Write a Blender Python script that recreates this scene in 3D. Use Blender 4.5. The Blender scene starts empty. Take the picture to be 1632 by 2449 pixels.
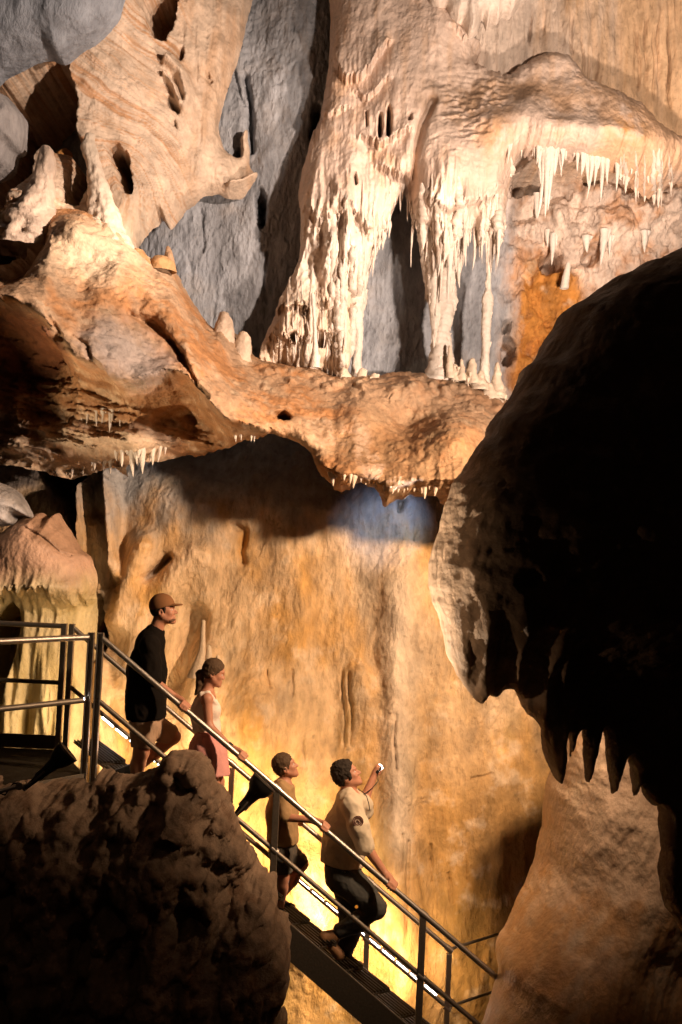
import bpy, math, random
import numpy as np
from mathutils import Vector, Matrix

# ------------------------------------------------------------------ camera, world, exposure
W, H = 1632.0, 2449.0
FPX = 2381.0
PITCH = math.atan(90.0 / FPX)
ROLL = math.radians(2.6)
CR, SR = math.cos(ROLL), math.sin(ROLL)
CP, SP = math.cos(PITCH), math.sin(PITCH)

scene = bpy.context.scene
col = scene.collection
cam_d = bpy.data.cameras.new("camera")
cam = bpy.data.objects.new("camera", cam_d)
col.objects.link(cam)
cam_d.sensor_width = 36.0
cam_d.sensor_fit = 'AUTO'
cam_d.lens = FPX / H * 36.0
cam_d.clip_start = 0.05
cam_d.clip_end = 200.0
_up = Vector((0, -SP, CP))
_fw = Vector((0, CP, SP))
_R = Vector((1, 0, 0)) * CR + _up * SR
_U = Vector((1, 0, 0)) * -SR + _up * CR
cam.matrix_world = Matrix(((_R.x, _U.x, -_fw.x, 0), (_R.y, _U.y, -_fw.y, 0), (_R.z, _U.z, -_fw.z, 0), (0, 0, 0, 1)))
scene.camera = cam

world = bpy.data.worlds.new("World")
scene.world = world
world.use_nodes = True
bg = world.node_tree.nodes["Background"]
bg.inputs[0].default_value = (0.030, 0.017, 0.009, 1)      # the faint glow that fills the unlit cave
bg.inputs[1].default_value = 0.22

scene.view_settings.view_transform = 'Standard'
scene.view_settings.look = 'None'
scene.view_settings.exposure = 0.0
scene.view_settings.gamma = 1.0
scene.cycles.max_bounces = 5
scene.cycles.diffuse_bounces = 3
scene.cycles.glossy_bounces = 2
scene.cycles.transmission_bounces = 2
scene.cycles.sample_clamp_indirect = 4.0
scene.cycles.use_denoising = True


def at(px, py, Y):
    """the world point seen at a photo pixel, on the plane y = Y"""
    dx, dy = px - W / 2, py - H / 2
    u, v = dx * CR + dy * SR, -dx * SR + dy * CR
    k = Y / (FPX * CP + v * SP)
    return Vector((u * k, Y, (FPX * SP - v * CP) * k))


def proj(X, Y, Z):
    f = Y * CP + Z * SP
    up = -Y * SP + Z * CP
    u, v = X / f * FPX, -up / f * FPX
    return u * CR - v * SR + W / 2, u * SR + v * CR + H / 2


# ------------------------------------------------------------------ lamps
def spot(name, loc, target, watts, color, deg, blend=0.4, size=0.06, parent=None):
    d = bpy.data.lights.new(name, 'SPOT')
    d.energy = watts
    d.color = color
    d.spot_size = math.radians(deg)
    d.spot_blend = blend
    d.shadow_soft_size = size
    o = bpy.data.objects.new(name, d)
    col.objects.link(o)
    o.location = loc
    o.rotation_euler = (Vector(target) - Vector(loc)).to_track_quat('-Z', 'Y').to_euler()
    return o


WARM = (1.0, 0.78, 0.63)
spot('flood_lamp', at(1640, 900, 7.7), at(1090, 500, 11.2), 1150, WARM, 88, .6, .10)
spot('flood_lamp', at(1950, 120, 5.6), at(1280, 220, 11.5), 1500, WARM, 55, .7, .12)
spot('flood_lamp', at(1950, -150, 6.4), at(330, 520, 10.3), 2100, WARM, 66, .6, .10)
spot('flood_lamp', at(1950, -150, 6.4), at(225, 590, 9.8), 2600, WARM, 18, 1.0, .10)
spot('flood_lamp', at(1800, 1000, 7.0), at(250, 900, 9.3), 950, WARM, 46, .8, .08)
spot('flood_lamp', at(1780, 860, 7.0), at(640, 1640, 10.6), 1750, (1.0, .68, .42), 84, .7, .15)
spot('flood_lamp', at(1560, 1380, 7.0), at(1410, 1770, 8.2), 185, (1.0, .66, .43), 66, 1.0, .05)
spot('ledge_lamp', at(985, 1192, 9.95), at(925, 1255, 11.0), 55, (.50, .66, 1.0), 58, 1.0, .04)
spot('ledge_lamp', at(1092, 1222, 9.1), at(985, 1152, 9.42), 120, (.70, .80, 1.0), 30, 1.0, .03)
spot('snoot_lamp', at(652, 1848, 8.22), at(1035, 1400, 7.0), 900, (1.0, .78, .56), 44, .7, .02)
spot('snoot_lamp', at(172, 1792, 6.25), at(1100, 1450, 6.6), 70, (1.0, .66, .40), 34, .8, .04)
spot('underside_fill', at(-190, 1480, 8.4), at(230, 1010, 9.3), 330, (1.0, .74, .48), 60, .8, .05)  # unseen fill added to light the underside of the ledge
spot('front_fill', at(-230, 640, 4.6), at(420, 1930, 7.2), 8, (1.0, .60, .38), 62, .8, .08)  # dim unseen fill added to lift the boulder, platform and people
LED_W = [17, 27, 24, 30, 20, 15]
TORCH_W = 150


# ------------------------------------------------------------------ noise
_rng = np.random.RandomState(7)
_perm = _rng.permutation(256).astype(np.int32)
_g = _rng.normal(size=(256, 3)).astype(np.float32)
_g /= np.linalg.norm(_g, axis=1, keepdims=True)
_gx, _gy, _gz = [np.ascontiguousarray(_g[:, i]) for i in range(3)]


def perlin(x, y, z, seed=0):
    x = np.asarray(x, np.float32) + np.float32(seed * 17.31)
    y = np.asarray(y, np.float32) + np.float32(seed * 5.77)
    z = np.asarray(z, np.float32) + np.float32(seed * 9.13)
    x, y, z = np.broadcast_arrays(x, y, z)
    xi, yi, zi = np.floor(x).astype(np.int32), np.floor(y).astype(np.int32), np.floor(z).astype(np.int32)
    xf, yf, zf = x - xi, y - yi, z - zi
    u = xf * xf * xf * (xf * (xf * 6 - 15) + 10)
    v = yf * yf * yf * (yf * (yf * 6 - 15) + 10)
    w = zf * zf * zf * (zf * (zf * 6 - 15) + 10)
    px0, px1 = _perm[xi & 255], _perm[(xi + 1) & 255]
    out = 0
    for i, pxi, wx in ((0, px0, 1 - u), (1, px1, u)):
        for j, wy in ((0, 1 - v), (1, v)):
            pj = _perm[(pxi + yi + j) & 255]
            for k, wz in ((0, 1 - w), (1, w)):
                h = _perm[(pj + zi + k) & 255]
                out = out + wx * wy * wz * (_gx[h] * (xf - i) + _gy[h] * (yf - j) + _gz[h] * (zf - k))
    return out * 1.5


def fbm(x, y, z, f=1.0, o=4, gain=0.5, seed=0, lac=2.03):
    s, a, n = 0, 1.0, 0
    for i in range(o):
        s = s + a * perlin(x * f, y * f, z * f, seed + i * 3)
        n += a
        a *= gain
        f *= lac
    return s / n


def ridged(x, y, z, f=1.0, o=3, gain=0.5, seed=0):
    s, a, n = 0, 1.0, 0
    for i in range(o):
        s = s + a * (1 - np.abs(perlin(x * f, y * f, z * f, seed + i * 3)) * 2)
        n += a
        a *= gain
        f *= 2.1
    return s / n


def worley(x, y, z, f, seed=0):
    x, y, z = x * f, y * f, z * f
    xi, yi, zi = np.floor(x).astype(np.int32), np.floor(y).astype(np.int32), np.floor(z).astype(np.int32)
    f1 = np.full(x.shape, 9.0, np.float32)
    f2 = np.full(x.shape, 9.0, np.float32)
    r = np.random.RandomState(seed + 50).rand(256, 3).astype(np.float32)
    for i in (-1, 0, 1):
        for j in (-1, 0, 1):
            for k in (-1, 0, 1):
                h = _perm[(_perm[(_perm[(xi + i) & 255] + yi + j) & 255] + zi + k) & 255]
                d = (xi + i + r[h, 0] - x) ** 2 + (yi + j + r[h, 1] - y) ** 2 + (zi + k + r[h, 2] - z) ** 2
                f2 = np.minimum(f2, np.maximum(f1, d))
                f1 = np.minimum(f1, d)
    return np.sqrt(f1), np.sqrt(f2)


def ss(a, b, x):
    t = np.clip((x - a) / (b - a), 0, 1)
    return t * t * (3 - 2 * t)


def mix(a, b, t):
    return a + (b - a) * t


# ------------------------------------------------------------------ shapes drawn as outlines
def smooth_poly(pts, n=4):
    p = np.array(pts, float)
    out = []
    m = len(p)
    for i in range(m):
        a, b, c, d = p[i - 1], p[i], p[(i + 1) % m], p[(i + 2) % m]
        for k in range(n):
            t = k / n
            cr = 0.5 * ((2 * b) + (-a + c) * t + (2 * a - 5 * b + 4 * c - d) * t * t + (-a + 3 * b - 3 * c + d) * t ** 3)
            out.append(mix(b + (c - b) * t, cr, 0.7))
    return np.array(out)


def poly_sd(X, Y, pts):
    """signed distance to a closed outline, positive inside"""
    p = np.asarray(pts, np.float32)
    d2 = np.full(X.shape, 1e9, np.float32)
    ins = np.zeros(X.shape, bool)
    for i in range(len(p)):
        a, b = p[i], p[(i + 1) % len(p)]
        e = b - a
        L = float(e @ e)
        if L < 1e-12:
            continue
        wx, wy = X - a[0], Y - a[1]
        t = np.clip((wx * e[0] + wy * e[1]) / L, 0, 1)
        d2 = np.minimum(d2, (wx - t * e[0]) ** 2 + (wy - t * e[1]) ** 2)
        if abs(e[1]) > 1e-9:
            c = ((a[1] <= Y) & (b[1] > Y)) | ((b[1] <= Y) & (a[1] > Y))
            xi = a[0] + (Y - a[1]) / e[1] * e[0]
            ins ^= c & (X < xi)
    d = np.sqrt(d2)
    return np.where(ins, d, -d)


def near_box(PX, PY, pts, m, fn, far):
    p = np.asarray(pts, float)
    msk = (PX > p[:, 0].min() - m) & (PX < p[:, 0].max() + m) & (PY > p[:, 1].min() - m) & (PY < p[:, 1].max() + m)
    out = np.full(PX.shape, far, np.float32)
    if msk.any():
        out[msk] = fn(PX[msk], PY[msk])
    return out


def hole(PX, PY, pts, m=60):
    sp = smooth_poly(pts, 3)
    return near_box(PX, PY, pts, m, lambda x, y: poly_sd(x, y, sp), -m)


def line_d(PX, PY, pts, m=80):
    def fn(x, y):
        d2 = np.full(x.shape, 1e9, np.float32)
        for a, b in zip(pts[:-1], pts[1:]):
            ex, ey = b[0] - a[0], b[1] - a[1]
            t = np.clip(((x - a[0]) * ex + (y - a[1]) * ey) / (ex * ex + ey * ey), 0, 1)
            d2 = np.minimum(d2, (x - a[0] - t * ex) ** 2 + (y - a[1] - t * ey) ** 2)
        return np.sqrt(d2)
    return near_box(PX, PY, pts, m, fn, m)


def gau(PX, PY, cx, cy, rx, ry):
    return np.exp(-((PX - cx) / rx) ** 2 - ((PY - cy) / ry) ** 2)


def lip(PX, PY, pts, depth, fade=70.0, flute=10.0, ff=0.12, seed=0, bulge=0.5):
    """a drip edge: the rock bulges above the line and falls back under it, teeth along the edge"""
    xs, ys = [p[0] for p in pts], [p[1] for p in pts]
    L = np.interp(PX, xs, ys)
    n = perlin(PX * ff, PX * 0, PX * 0 + 3.3, seed) + 0.6 * perlin(PX * ff * 2.3, PX * 0, PX * 0 + 1.7, seed + 1)
    L = L + flute * n
    w = ss(xs[0] - 25, xs[0] + 15, PX) * (1 - ss(xs[-1] - 15, xs[-1] + 25, PX))
    t = PY - L
    under = depth * ss(0, 7, t) * np.exp(-np.maximum(t, 0) / fade)
    over = -depth * bulge * np.exp(-np.maximum(-t, 0) / (fade * 0.9)) * (t < 0) - depth * bulge * (t >= 0) * np.exp(-np.maximum(t, 0) / 12.0)
    return w * (under + over)


# ------------------------------------------------------------------ mesh and object helpers
def np_mesh(name, co, faces, mat=None, colr=None, smooth=True, parent=None):
    co = np.asarray(co, np.float32)
    faces = np.asarray(faces, np.int32)
    me = bpy.data.meshes.new(name)
    me.vertices.add(len(co))
    me.vertices.foreach_set('co', co.ravel())
    k = faces.shape[1]
    me.loops.add(faces.size)
    me.loops.foreach_set('vertex_index', faces.ravel())
    me.polygons.add(len(faces))
    me.polygons.foreach_set('loop_start', np.arange(len(faces), dtype=np.int32) * k)
    me.update(calc_edges=True)
    me.polygons.foreach_set('use_smooth', np.full(len(faces), smooth, bool))
    if colr is not None:
        ca = me.color_attributes.new('tint', 'FLOAT_COLOR', 'POINT')
        c4 = np.ones((len(co), 4), np.float32)
        c4[:, :3] = colr
        ca.data.foreach_set('color', c4.ravel())
    if mat:
        me.materials.append(mat)
    o = bpy.data.objects.new(name, me)
    col.objects.link(o)
    if parent is not None:
        o.parent = parent
    return o


def tag(o, label=None, cat=None, group=None, kind=None):
    if label:
        o['label'] = label
    if cat:
        o['category'] = cat
    if group:
        o['group'] = group
    if kind:
        o['kind'] = kind
    return o


def thing(name, label, cat, loc=(0, 0, 0), group=None):
    o = bpy.data.objects.new(name, None)
    col.objects.link(o)
    o.location = loc
    o.empty_display_size = 0.1
    return tag(o, label, cat, group)


def adopt(child, parent):
    """parent without moving: the child's mesh is in world coordinates"""
    child.parent = parent
    child.matrix_parent_inverse = Matrix.Translation(-Vector(parent.location))
    return child


def normals_grid(P):
    du = np.gradient(P, axis=1)
    dv = np.gradient(P, axis=0)
    n = np.cross(du, dv)
    n /= np.linalg.norm(n, axis=2, keepdims=True) + 1e-9
    n[n[..., 1] > 0] *= -1
    return n


RES = 1.0


def relief(name, outline, Yedge, res, coarse, fine, colf, mat, warp=0.02, wf=3.0, disp=None, ragged=None):
    """a rock face: a sheet over x-z pushed out along y, then roughened along its normals"""
    res = res * RES
    if callable(Yedge):
        op = np.array([at(p[0], p[1], Yedge(p[0], p[1]))[:] for p in outline])
    else:
        op = np.array([at(p[0], p[1], Yedge)[:] for p in outline])
    poly = smooth_poly(op[:, [0, 2]], 4)
    lo, hi = poly.min(0) - 2 * res, poly.max(0) + 2 * res
    xs = np.arange(lo[0], hi[0] + res, res, dtype=np.float32)
    zs = np.arange(lo[1], hi[1] + res, res, dtype=np.float32)
    X, Z = np.meshgrid(xs, zs)
    wx = warp * fbm(X, Z, X * 0, wf, 4, 0.6, 1) if warp else 0
    wz = warp * fbm(X, Z, X * 0 + 7, wf, 4, 0.6, 2) if warp else 0
    if ragged:
        wz = wz + ragged(X, Z)
    d = poly_sd(X + wx, Z + wz, poly)
    gz, gx = np.gradient(d, res)
    inside = d > 0
    cell = inside[:-1, :-1] | inside[1:, :-1] | inside[:-1, 1:] | inside[1:, 1:]
    out = ~inside
    g2 = np.maximum(gx * gx + gz * gz, 0.3)
    stp = np.clip(-d / g2, 0, 2.5 * res)
    X = np.where(out, X + stp * gx, X)
    Z = np.where(out, Z + stp * gz, Z)
    d = np.maximum(d, 0)
    Y0 = Yedge if not callable(Yedge) else float(op[:, 1].mean())
    PX, PY = proj(X, np.full_like(X, Y0), Z)
    for _ in range(2):
        Yc = coarse(PX, PY, d, X, Z)
        PX, PY = proj(X, Yc, Z)
    Y = fine(PX, PY, d, X, Z, Yc)
    P = np.stack([X, Y, Z], 2)
    N = normals_grid(P)
    if disp:
        dd = disp(PX, PY, X, Y, Z, d)
        P = P + N * (dd * ss(0, 0.05, d))[..., None]
    C = np.clip(colf(PX, PY, P[..., 0], P[..., 1], P[..., 2], d), 0.004, 0.95)
    used = np.zeros(X.shape, bool)
    used[:-1, :-1] |= cell
    used[1:, :-1] |= cell
    used[:-1, 1:] |= cell
    used[1:, 1:] |= cell
    idx = np.full(X.shape, -1, np.int32)
    idx[used] = np.arange(used.sum())
    q = np.stack([idx[:-1, :-1], idx[:-1, 1:], idx[1:, 1:], idx[1:, :-1]], -1)[cell]
    return np_mesh(name, P[used], q, mat, C[used])


def roll_edge(d, R, T):
    q = 1 - np.clip(d / R, 0, 1)
    return T * (1 - np.sqrt(np.maximum(1 - q * q, 0)))


def rgb(*c):
    return np.array(c, np.float32)


def cmix(a, b, t):
    return a + (b - a) * t[..., None]


# ------------------------------------------------------------------ materials
def nd(nt, typ, **kw):
    n = nt.nodes.new(typ)
    for k, v in kw.items():
        setattr(n, k, v)
    return n


def rock_mat(name, rough=0.65, bump=0.5, scale=14.0, stretch=1.0, spec=0.3, pits=0.0, pitscale=30.0, var=0.35, sss=0.0, dist=0.02):
    m = bpy.data.materials.new(name)
    m.use_nodes = True
    nt = m.node_tree
    bs = nt.nodes['Principled BSDF']
    tc = nd(nt, 'ShaderNodeTexCoord')
    mp = nd(nt, 'ShaderNodeMapping')
    mp.inputs['Scale'].default_value = (1, 1, stretch)
    nt.links.new(tc.outputs['Object'], mp.inputs[0])
    at_ = nd(nt, 'ShaderNodeAttribute', attribute_name='tint')
    n1 = nd(nt, 'ShaderNodeTexNoise')
    n1.inputs['Scale'].default_value = scale
    n1.inputs['Detail'].default_value = 9
    n1.inputs['Roughness'].default_value = 0.62
    nt.links.new(mp.outputs[0], n1.inputs['Vector'])
    n2 = nd(nt, 'ShaderNodeTexNoise')
    n2.inputs['Scale'].default_value = scale * 0.35
    n2.inputs['Detail'].default_value = 6
    nt.links.new(mp.outputs[0], n2.inputs['Vector'])
    mr = nd(nt, 'ShaderNodeMapRange')
    mr.inputs[1].default_value = 0.3
    mr.inputs[2].default_value = 0.7
    mr.inputs[3].default_value = 1 - var
    mr.inputs[4].default_value = 1 + var * 0.6
    ad = nd(nt, 'ShaderNodeMath', operation='ADD')
    nt.links.new(n1.outputs['Fac'], ad.inputs[0])
    nt.links.new(n2.outputs['Fac'], ad.inputs[1])
    hf = nd(nt, 'ShaderNodeMath', operation='MULTIPLY')
    hf.inputs[1].default_value = 0.5
    nt.links.new(ad.outputs[0], hf.inputs[0])
    nt.links.new(hf.outputs[0], mr.inputs[0])
    vm = nd(nt, 'ShaderNodeVectorMath', operation='SCALE')
    nt.links.new(at_.outputs['Color'], vm.inputs[0])
    nt.links.new(mr.outputs[0], vm.inputs['Scale'])
    nt.links.new(vm.outputs[0], bs.inputs['Base Color'])
    bs.inputs['Roughness'].default_value = rough
    bs.inputs['Specular IOR Level'].default_value = spec
    h = n1.outputs['Fac']
    if pits > 0:
        vo = nd(nt, 'ShaderNodeTexVoronoi')
        vo.inputs['Scale'].default_value = pitscale
        nt.links.new(mp.outputs[0], vo.inputs['Vector'])
        ma = nd(nt, 'ShaderNodeMath', operation='MULTIPLY_ADD')
        ma.inputs[1].default_value = -pits
        nt.links.new(vo.outputs['Distance'], ma.inputs[0])
        nt.links.new(h, ma.inputs[2])
        h = ma.outputs[0]
    bp = nd(nt, 'ShaderNodeBump')
    bp.inputs['Strength'].default_value = bump
    bp.inputs['Distance'].default_value = dist
    nt.links.new(h, bp.inputs['Height'])
    n3 = nd(nt, 'ShaderNodeTexNoise')
    n3.inputs['Scale'].default_value = 75.0
    n3.inputs['Detail'].default_value = 4
    n3.inputs['Roughness'].default_value = .7
    nt.links.new(mp.outputs[0], n3.inputs['Vector'])
    b2 = nd(nt, 'ShaderNodeBump')
    b2.inputs['Strength'].default_value = .55
    b2.inputs['Distance'].default_value = .010
    nt.links.new(n3.outputs['Fac'], b2.inputs['Height'])
    nt.links.new(bp.outputs[0], b2.inputs['Normal'])
    nt.links.new(b2.outputs[0], bs.inputs['Normal'])
    r2 = nd(nt, 'ShaderNodeMapRange')       # damp patches
    r2.inputs[1].default_value = .35
    r2.inputs[2].default_value = .65
    r2.inputs[3].default_value = max(.2, rough - .22)
    r2.inputs[4].default_value = min(1, rough + .15)
    nt.links.new(n2.outputs['Fac'], r2.inputs[0])
    nt.links.new(r2.outputs[0], bs.inputs['Roughness'])
    if sss:
        bs.inputs['Subsurface Weight'].default_value = sss
        bs.inputs['Subsurface Radius'].default_value = (0.03, 0.015, 0.008)
    return m


def plain_mat(name, c, rough=0.6, metal=0.0, bump=0.0, scale=60.0, var=0.15, spec=0.4, stretch=(1, 1, 1)):
    m = bpy.data.materials.new(name)
    m.use_nodes = True
    nt = m.node_tree
    bs = nt.nodes['Principled BSDF']
    tc = nd(nt, 'ShaderNodeTexCoord')
    mp = nd(nt, 'ShaderNodeMapping')
    mp.inputs['Scale'].default_value = stretch
    nt.links.new(tc.outputs['Object'], mp.inputs[0])
    n1 = nd(nt, 'ShaderNodeTexNoise')
    n1.inputs['Scale'].default_value = scale
    n1.inputs['Detail'].default_value = 5
    nt.links.new(mp.outputs[0], n1.inputs['Vector'])
    cr = nd(nt, 'ShaderNodeMix', data_type='RGBA')
    cr.inputs[6].default_value = tuple(max(0, x * (1 - var)) for x in c) + (1,)
    cr.inputs[7].default_value = tuple(min(1, x * (1 + var)) for x in c) + (1,)
    nt.links.new(n1.outputs['Fac'], cr.inputs[0])
    nt.links.new(cr.outputs[2], bs.inputs['Base Color'])
    bs.inputs['Roughness'].default_value = rough
    bs.inputs['Metallic'].default_value = metal
    bs.inputs['Specular IOR Level'].default_value = spec
    if bump:
        bp = nd(nt, 'ShaderNodeBump')
        bp.inputs['Strength'].default_value = bump
        bp.inputs['Distance'].default_value = 0.004
        nt.links.new(n1.outputs['Fac'], bp.inputs['Height'])
        nt.links.new(bp.outputs[0], bs.inputs['Normal'])
    return m


def glow_mat(name, c, s):
    m = bpy.data.materials.new(name)
    m.use_nodes = True
    nt = m.node_tree
    bs = nt.nodes['Principled BSDF']
    bs.inputs['Base Color'].default_value = (0.8, 0.8, 0.8, 1)
    bs.inputs['Emission Color'].default_value = tuple(c) + (1,)
    bs.inputs['Emission Strength'].default_value = s
    return m


M_GREY = rock_mat('grey_limestone', 0.75, 1.0, 12.0, 0.4, 0.2, var=0.5, dist=0.05)
M_FLOW = rock_mat('cream_flowstone', 0.5, 0.7, 14.0, 0.7, 0.35, pits=0.3, pitscale=26.0, var=0.30, dist=0.03)
M_ROUGH = rock_mat('rough_brown_rock', 0.72, 0.85, 15.0, 1.0, 0.25, pits=0.4, pitscale=14.0, var=0.42, dist=0.035)
M_DARK = rock_mat('dark_pitted_rock', 0.8, 0.9, 12.0, 1.0, 0.15, pits=0.6, pitscale=9.0, var=0.45, dist=0.03)
M_CALC = rock_mat('white_calcite', 0.45, 0.6, 30.0, 1.0, 0.4, pits=0.5, pitscale=40.0, var=0.15, dist=0.012)

CREAM = rgb(.66, .50, .37)
PALE = rgb(.74, .62, .50)
ORANGE = rgb(.55, .25, .075)
TAN = rgb(.50, .31, .17)
GREY = rgb(.36, .365, .385)
BROWN = rgb(.24, .115, .05)
GOLD = rgb(.60, .40, .17)

# ================================================================== THE CAVE
# ---- back wall, floor
def wall_coarse(PX, PY, d, X, Z):
    up = mix(11.95, 12.05, ss(1050, 1250, PX))
    up = mix(up, 11.35, ss(1020, 1160, PX) * (1 - ss(360, 440, PY)))
    lowY = mix(11.0, 10.15, ss(1250, 2250, PY)) + 0.5 * ss(1150, 1500, PX) + 0.3 * (1 - ss(200, 420, PX))
    return mix(up, lowY, ss(930, 1230, PY)).astype(np.float32)


WALL_HOLES = [
    ([(1298, 610), (1330, 598), (1343, 620), (1340, 650), (1310, 655), (1296, 635)], .5),
    ([(1385, 605), (1420, 590), (1440, 600), (1420, 632), (1392, 640)], .35),
    ([(1205, 800), (1238, 822), (1240, 850), (1222, 872), (1200, 868)], .5),
    ([(1200, 765), (1222, 770), (1215, 800), (1200, 800)], .25),
    ([(1235, 395), (1300, 385), (1320, 420), (1300, 450), (1270, 470), (1228, 468)], .7),
    ([(1395, 420), (1450, 410), (1440, 440), (1400, 450)], .4),
    ([(610, 470), (625, 450), (640, 480), (632, 530), (622, 550), (614, 510)], .5),
    ([(552, 375), (572, 352), (580, 360), (566, 388), (552, 394)], .3),
    ([(745, 262), (766, 250), (768, 290), (740, 340)], .5),
    ([(155, 1130), (215, 1120), (205, 1200), (196, 1260), (182, 1286), (160, 1250)], 1.6),
    ([(90, 1125), (150, 1130), (160, 1200), (130, 1190)], .6),
    ([(222, 1440), (250, 1420), (262, 1520), (245, 1580), (220, 1560)], .8),
    ([(950, 1195), (975, 1190), (970, 1215), (955, 1225)], .3),
]


def wall_fine(PX, PY, d, X, Z, Yc):
    Y = Yc.copy()
    lower = ss(1080, 1240, PY)
    upr = (1 - lower)
    # vertical run of the grey wall
    Y += upr * 0.16 * fbm(X, X * 0, Z * 0.35, 1.1, 3, .5, 4)
    # crevices of the grey wall
    for pts, w, dp in (([(585, 180), (598, 240), (600, 300), (602, 360)], 7, .16), ([(560, 170), (575, 230), (585, 250)], 4, .06),
                       ([(480, 500), (487, 560), (484, 600)], 4, .04), ([(640, 600), (630, 660), (640, 720)], 4, .05)):
        Y += dp * np.exp(-(line_d(PX, PY, pts) / w) ** 2)
    # fluted curtain top right
    rt = ss(1020, 1120, PX) * (1 - ss(380, 470, PY))
    fl = ridged(X * 1.0, X * 0, Z * 0.08 + 3, 5.5, 3, .55, 9)
    Y += -rt * (0.04 * fl + .03 * ridged(X * 1.0 + .04 * np.sin(Z * 3), X * 0 + 5, Z * 0.06 + 3, 12, 2, .5, 10))
    for x0, y0, y1 in ((1390, 90, 230), (1405, 130, 240), (1425, 150, 250), (1435, 180, 255), (1530, 70, 220), (1545, 40, 200), (1565, 80, 240), (1575, 50, 200),
                       (1270, 20, 110), (1300, 0, 90), (1365, 40, 150), (1600, 60, 260)):
        Y += rt * .05 * np.exp(-((PX - x0 - 3 * np.sin(PY * .05)) / 3.0) ** 2) * ss(y0 - 20, y0 + 30, PY) * (1 - ss(y1 - 30, y1 + 20, PY))
    # lumpy cavern on the right
    rc = ss(1170, 1260, PX) * ss(390, 470, PY) * (1 - ss(960, 1060, PY))
    f1, f2 = worley(X + .2 * fbm(X, Z, X * 0, 2.2, 2, .5, 3), X * 0, Z + .2 * fbm(X, Z, X * 0 + 5, 2.2, 2, .5, 5), 2.1, 3)
    Y += rc * (0.42 * (f1 - .5) + .14 * fbm(X, Z, X * 0, 5, 4, .55, 21))
    Y -= .4 * gau(PX, PY, 1540, 520, 130, 60) + .3 * gau(PX, PY, 1500, 600, 130, 50)
    # lower wall: broad folds, hanging curtain, cracks
    lw = lower
    Y += lw * (0.32 * fbm(X, X * 0, Z * .5, .75, 3, .5, 31) + .06 * fbm(X, X * 0, Z * .4, 3.2, 4, .55, 35))
    Y -= lw * .20 * np.exp(-((PX - (945 + .02 * (PY - 1700))) / 48) ** 2) * ss(1280, 1420, PY)
    Y += lw * .03 * np.exp(-((PX - 898) / 16) ** 2) * ss(1350, 1500, PY) * (1 - ss(1900, 2050, PY))
    hb = hole(PX, PY, [(812, 1760), (815, 1640), (830, 1595), (865, 1580), (900, 1610), (905, 1700), (895, 1850), (840, 1880), (812, 1850)], 60)
    Y -= .13 * ss(-14, 30, hb)
    for px in (823, 838):
        Y += lw * .05 * np.exp(-((PX - px - 4 * np.sin(PY * .03)) / 4) ** 2) * ss(1590, 1620, PY) * (1 - ss(1760, 1800, PY))
    # knobbly ridge left of the man and the slanting fold above him
    Y -= .35 * np.exp(-(line_d(PX, PY, [(345, 1305), (320, 1370), (295, 1420), (285, 1480)], 150) / 32) ** 2)
    Y -= .22 * np.exp(-(line_d(PX, PY, [(470, 1330), (400, 1400), (345, 1440), (330, 1530), (300, 1640)], 150) / 40) ** 2)
    Y += .24 * np.exp(-(line_d(PX, PY, [(400, 1335), (375, 1362), (350, 1382)], 80) / 9) ** 2)
    Y += .30 * np.exp(-(line_d(PX, PY, [(470, 1480), (440, 1560), (428, 1640)], 120) / 26) ** 2)
    Y -= .34 * np.exp(-(line_d(PX, PY, [(485, 1580), (465, 1650), (470, 1760)], 140) / 36) ** 2)
    Y -= .30 * gau(PX, PY, 600, 1700, 60, 110) + .25 * gau(PX, PY, 700, 2060, 60, 60) + .40 * gau(PX, PY, 735, 2190, 80, 80) + .30 * gau(PX, PY, 930, 2360, 80, 90)
    Y += .10 * np.exp(-(line_d(PX, PY, [(562, 1255), (585, 1272), (575, 1320), (580, 1345)], 60) / 8) ** 2)
    # pillars behind the left column
    for px, w, dp, y0, y1 in ((212, 9, .5, 1100, 1330), (280, 13, .5, 1080, 1360), (236, 22, .25, 1240, 1900), (262, 20, .35, 1560, 1900)):
        Y -= dp * np.exp(-((PX - px - 5 * np.sin(PY * .012 + px)) / w) ** 2) * ss(y0 - 10, y0 + 20, PY) * (1 - ss(y1 - 20, y1 + 40, PY))
    for pts, dp in WALL_HOLES:
        Y += dp * ss(-4, 14, hole(PX, PY, pts) + 4 * fbm(X, Z, X * 0, 9, 2, .5, 6))
    for pts, w, dp in (([(945, 1700), (940, 1760), (946, 1830)], 2.6, .05), ([(960, 1980), (958, 2060)], 2.5, .05), ([(1030, 2020), (1034, 2110)], 2.5, .04),
                       ([(700, 1600), (702, 1660)], 2.5, .04), ([(1130, 1865), (1180, 1855)], 3, .03), ([(640, 1600), (648, 1640)], 3, .04),
                       ([(1075, 2090), (1080, 2160)], 2.6, .04), ([(975, 2000), (970, 2130), (966, 2230)], 4, .06), ([(725, 1770), (730, 1840)], 2.5, .03)):
        Y += dp * np.exp(-(line_d(PX, PY, pts, 30) / w) ** 2)
    # underside of the far ceiling over the dark corner
    return Y.astype(np.float32)


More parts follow.
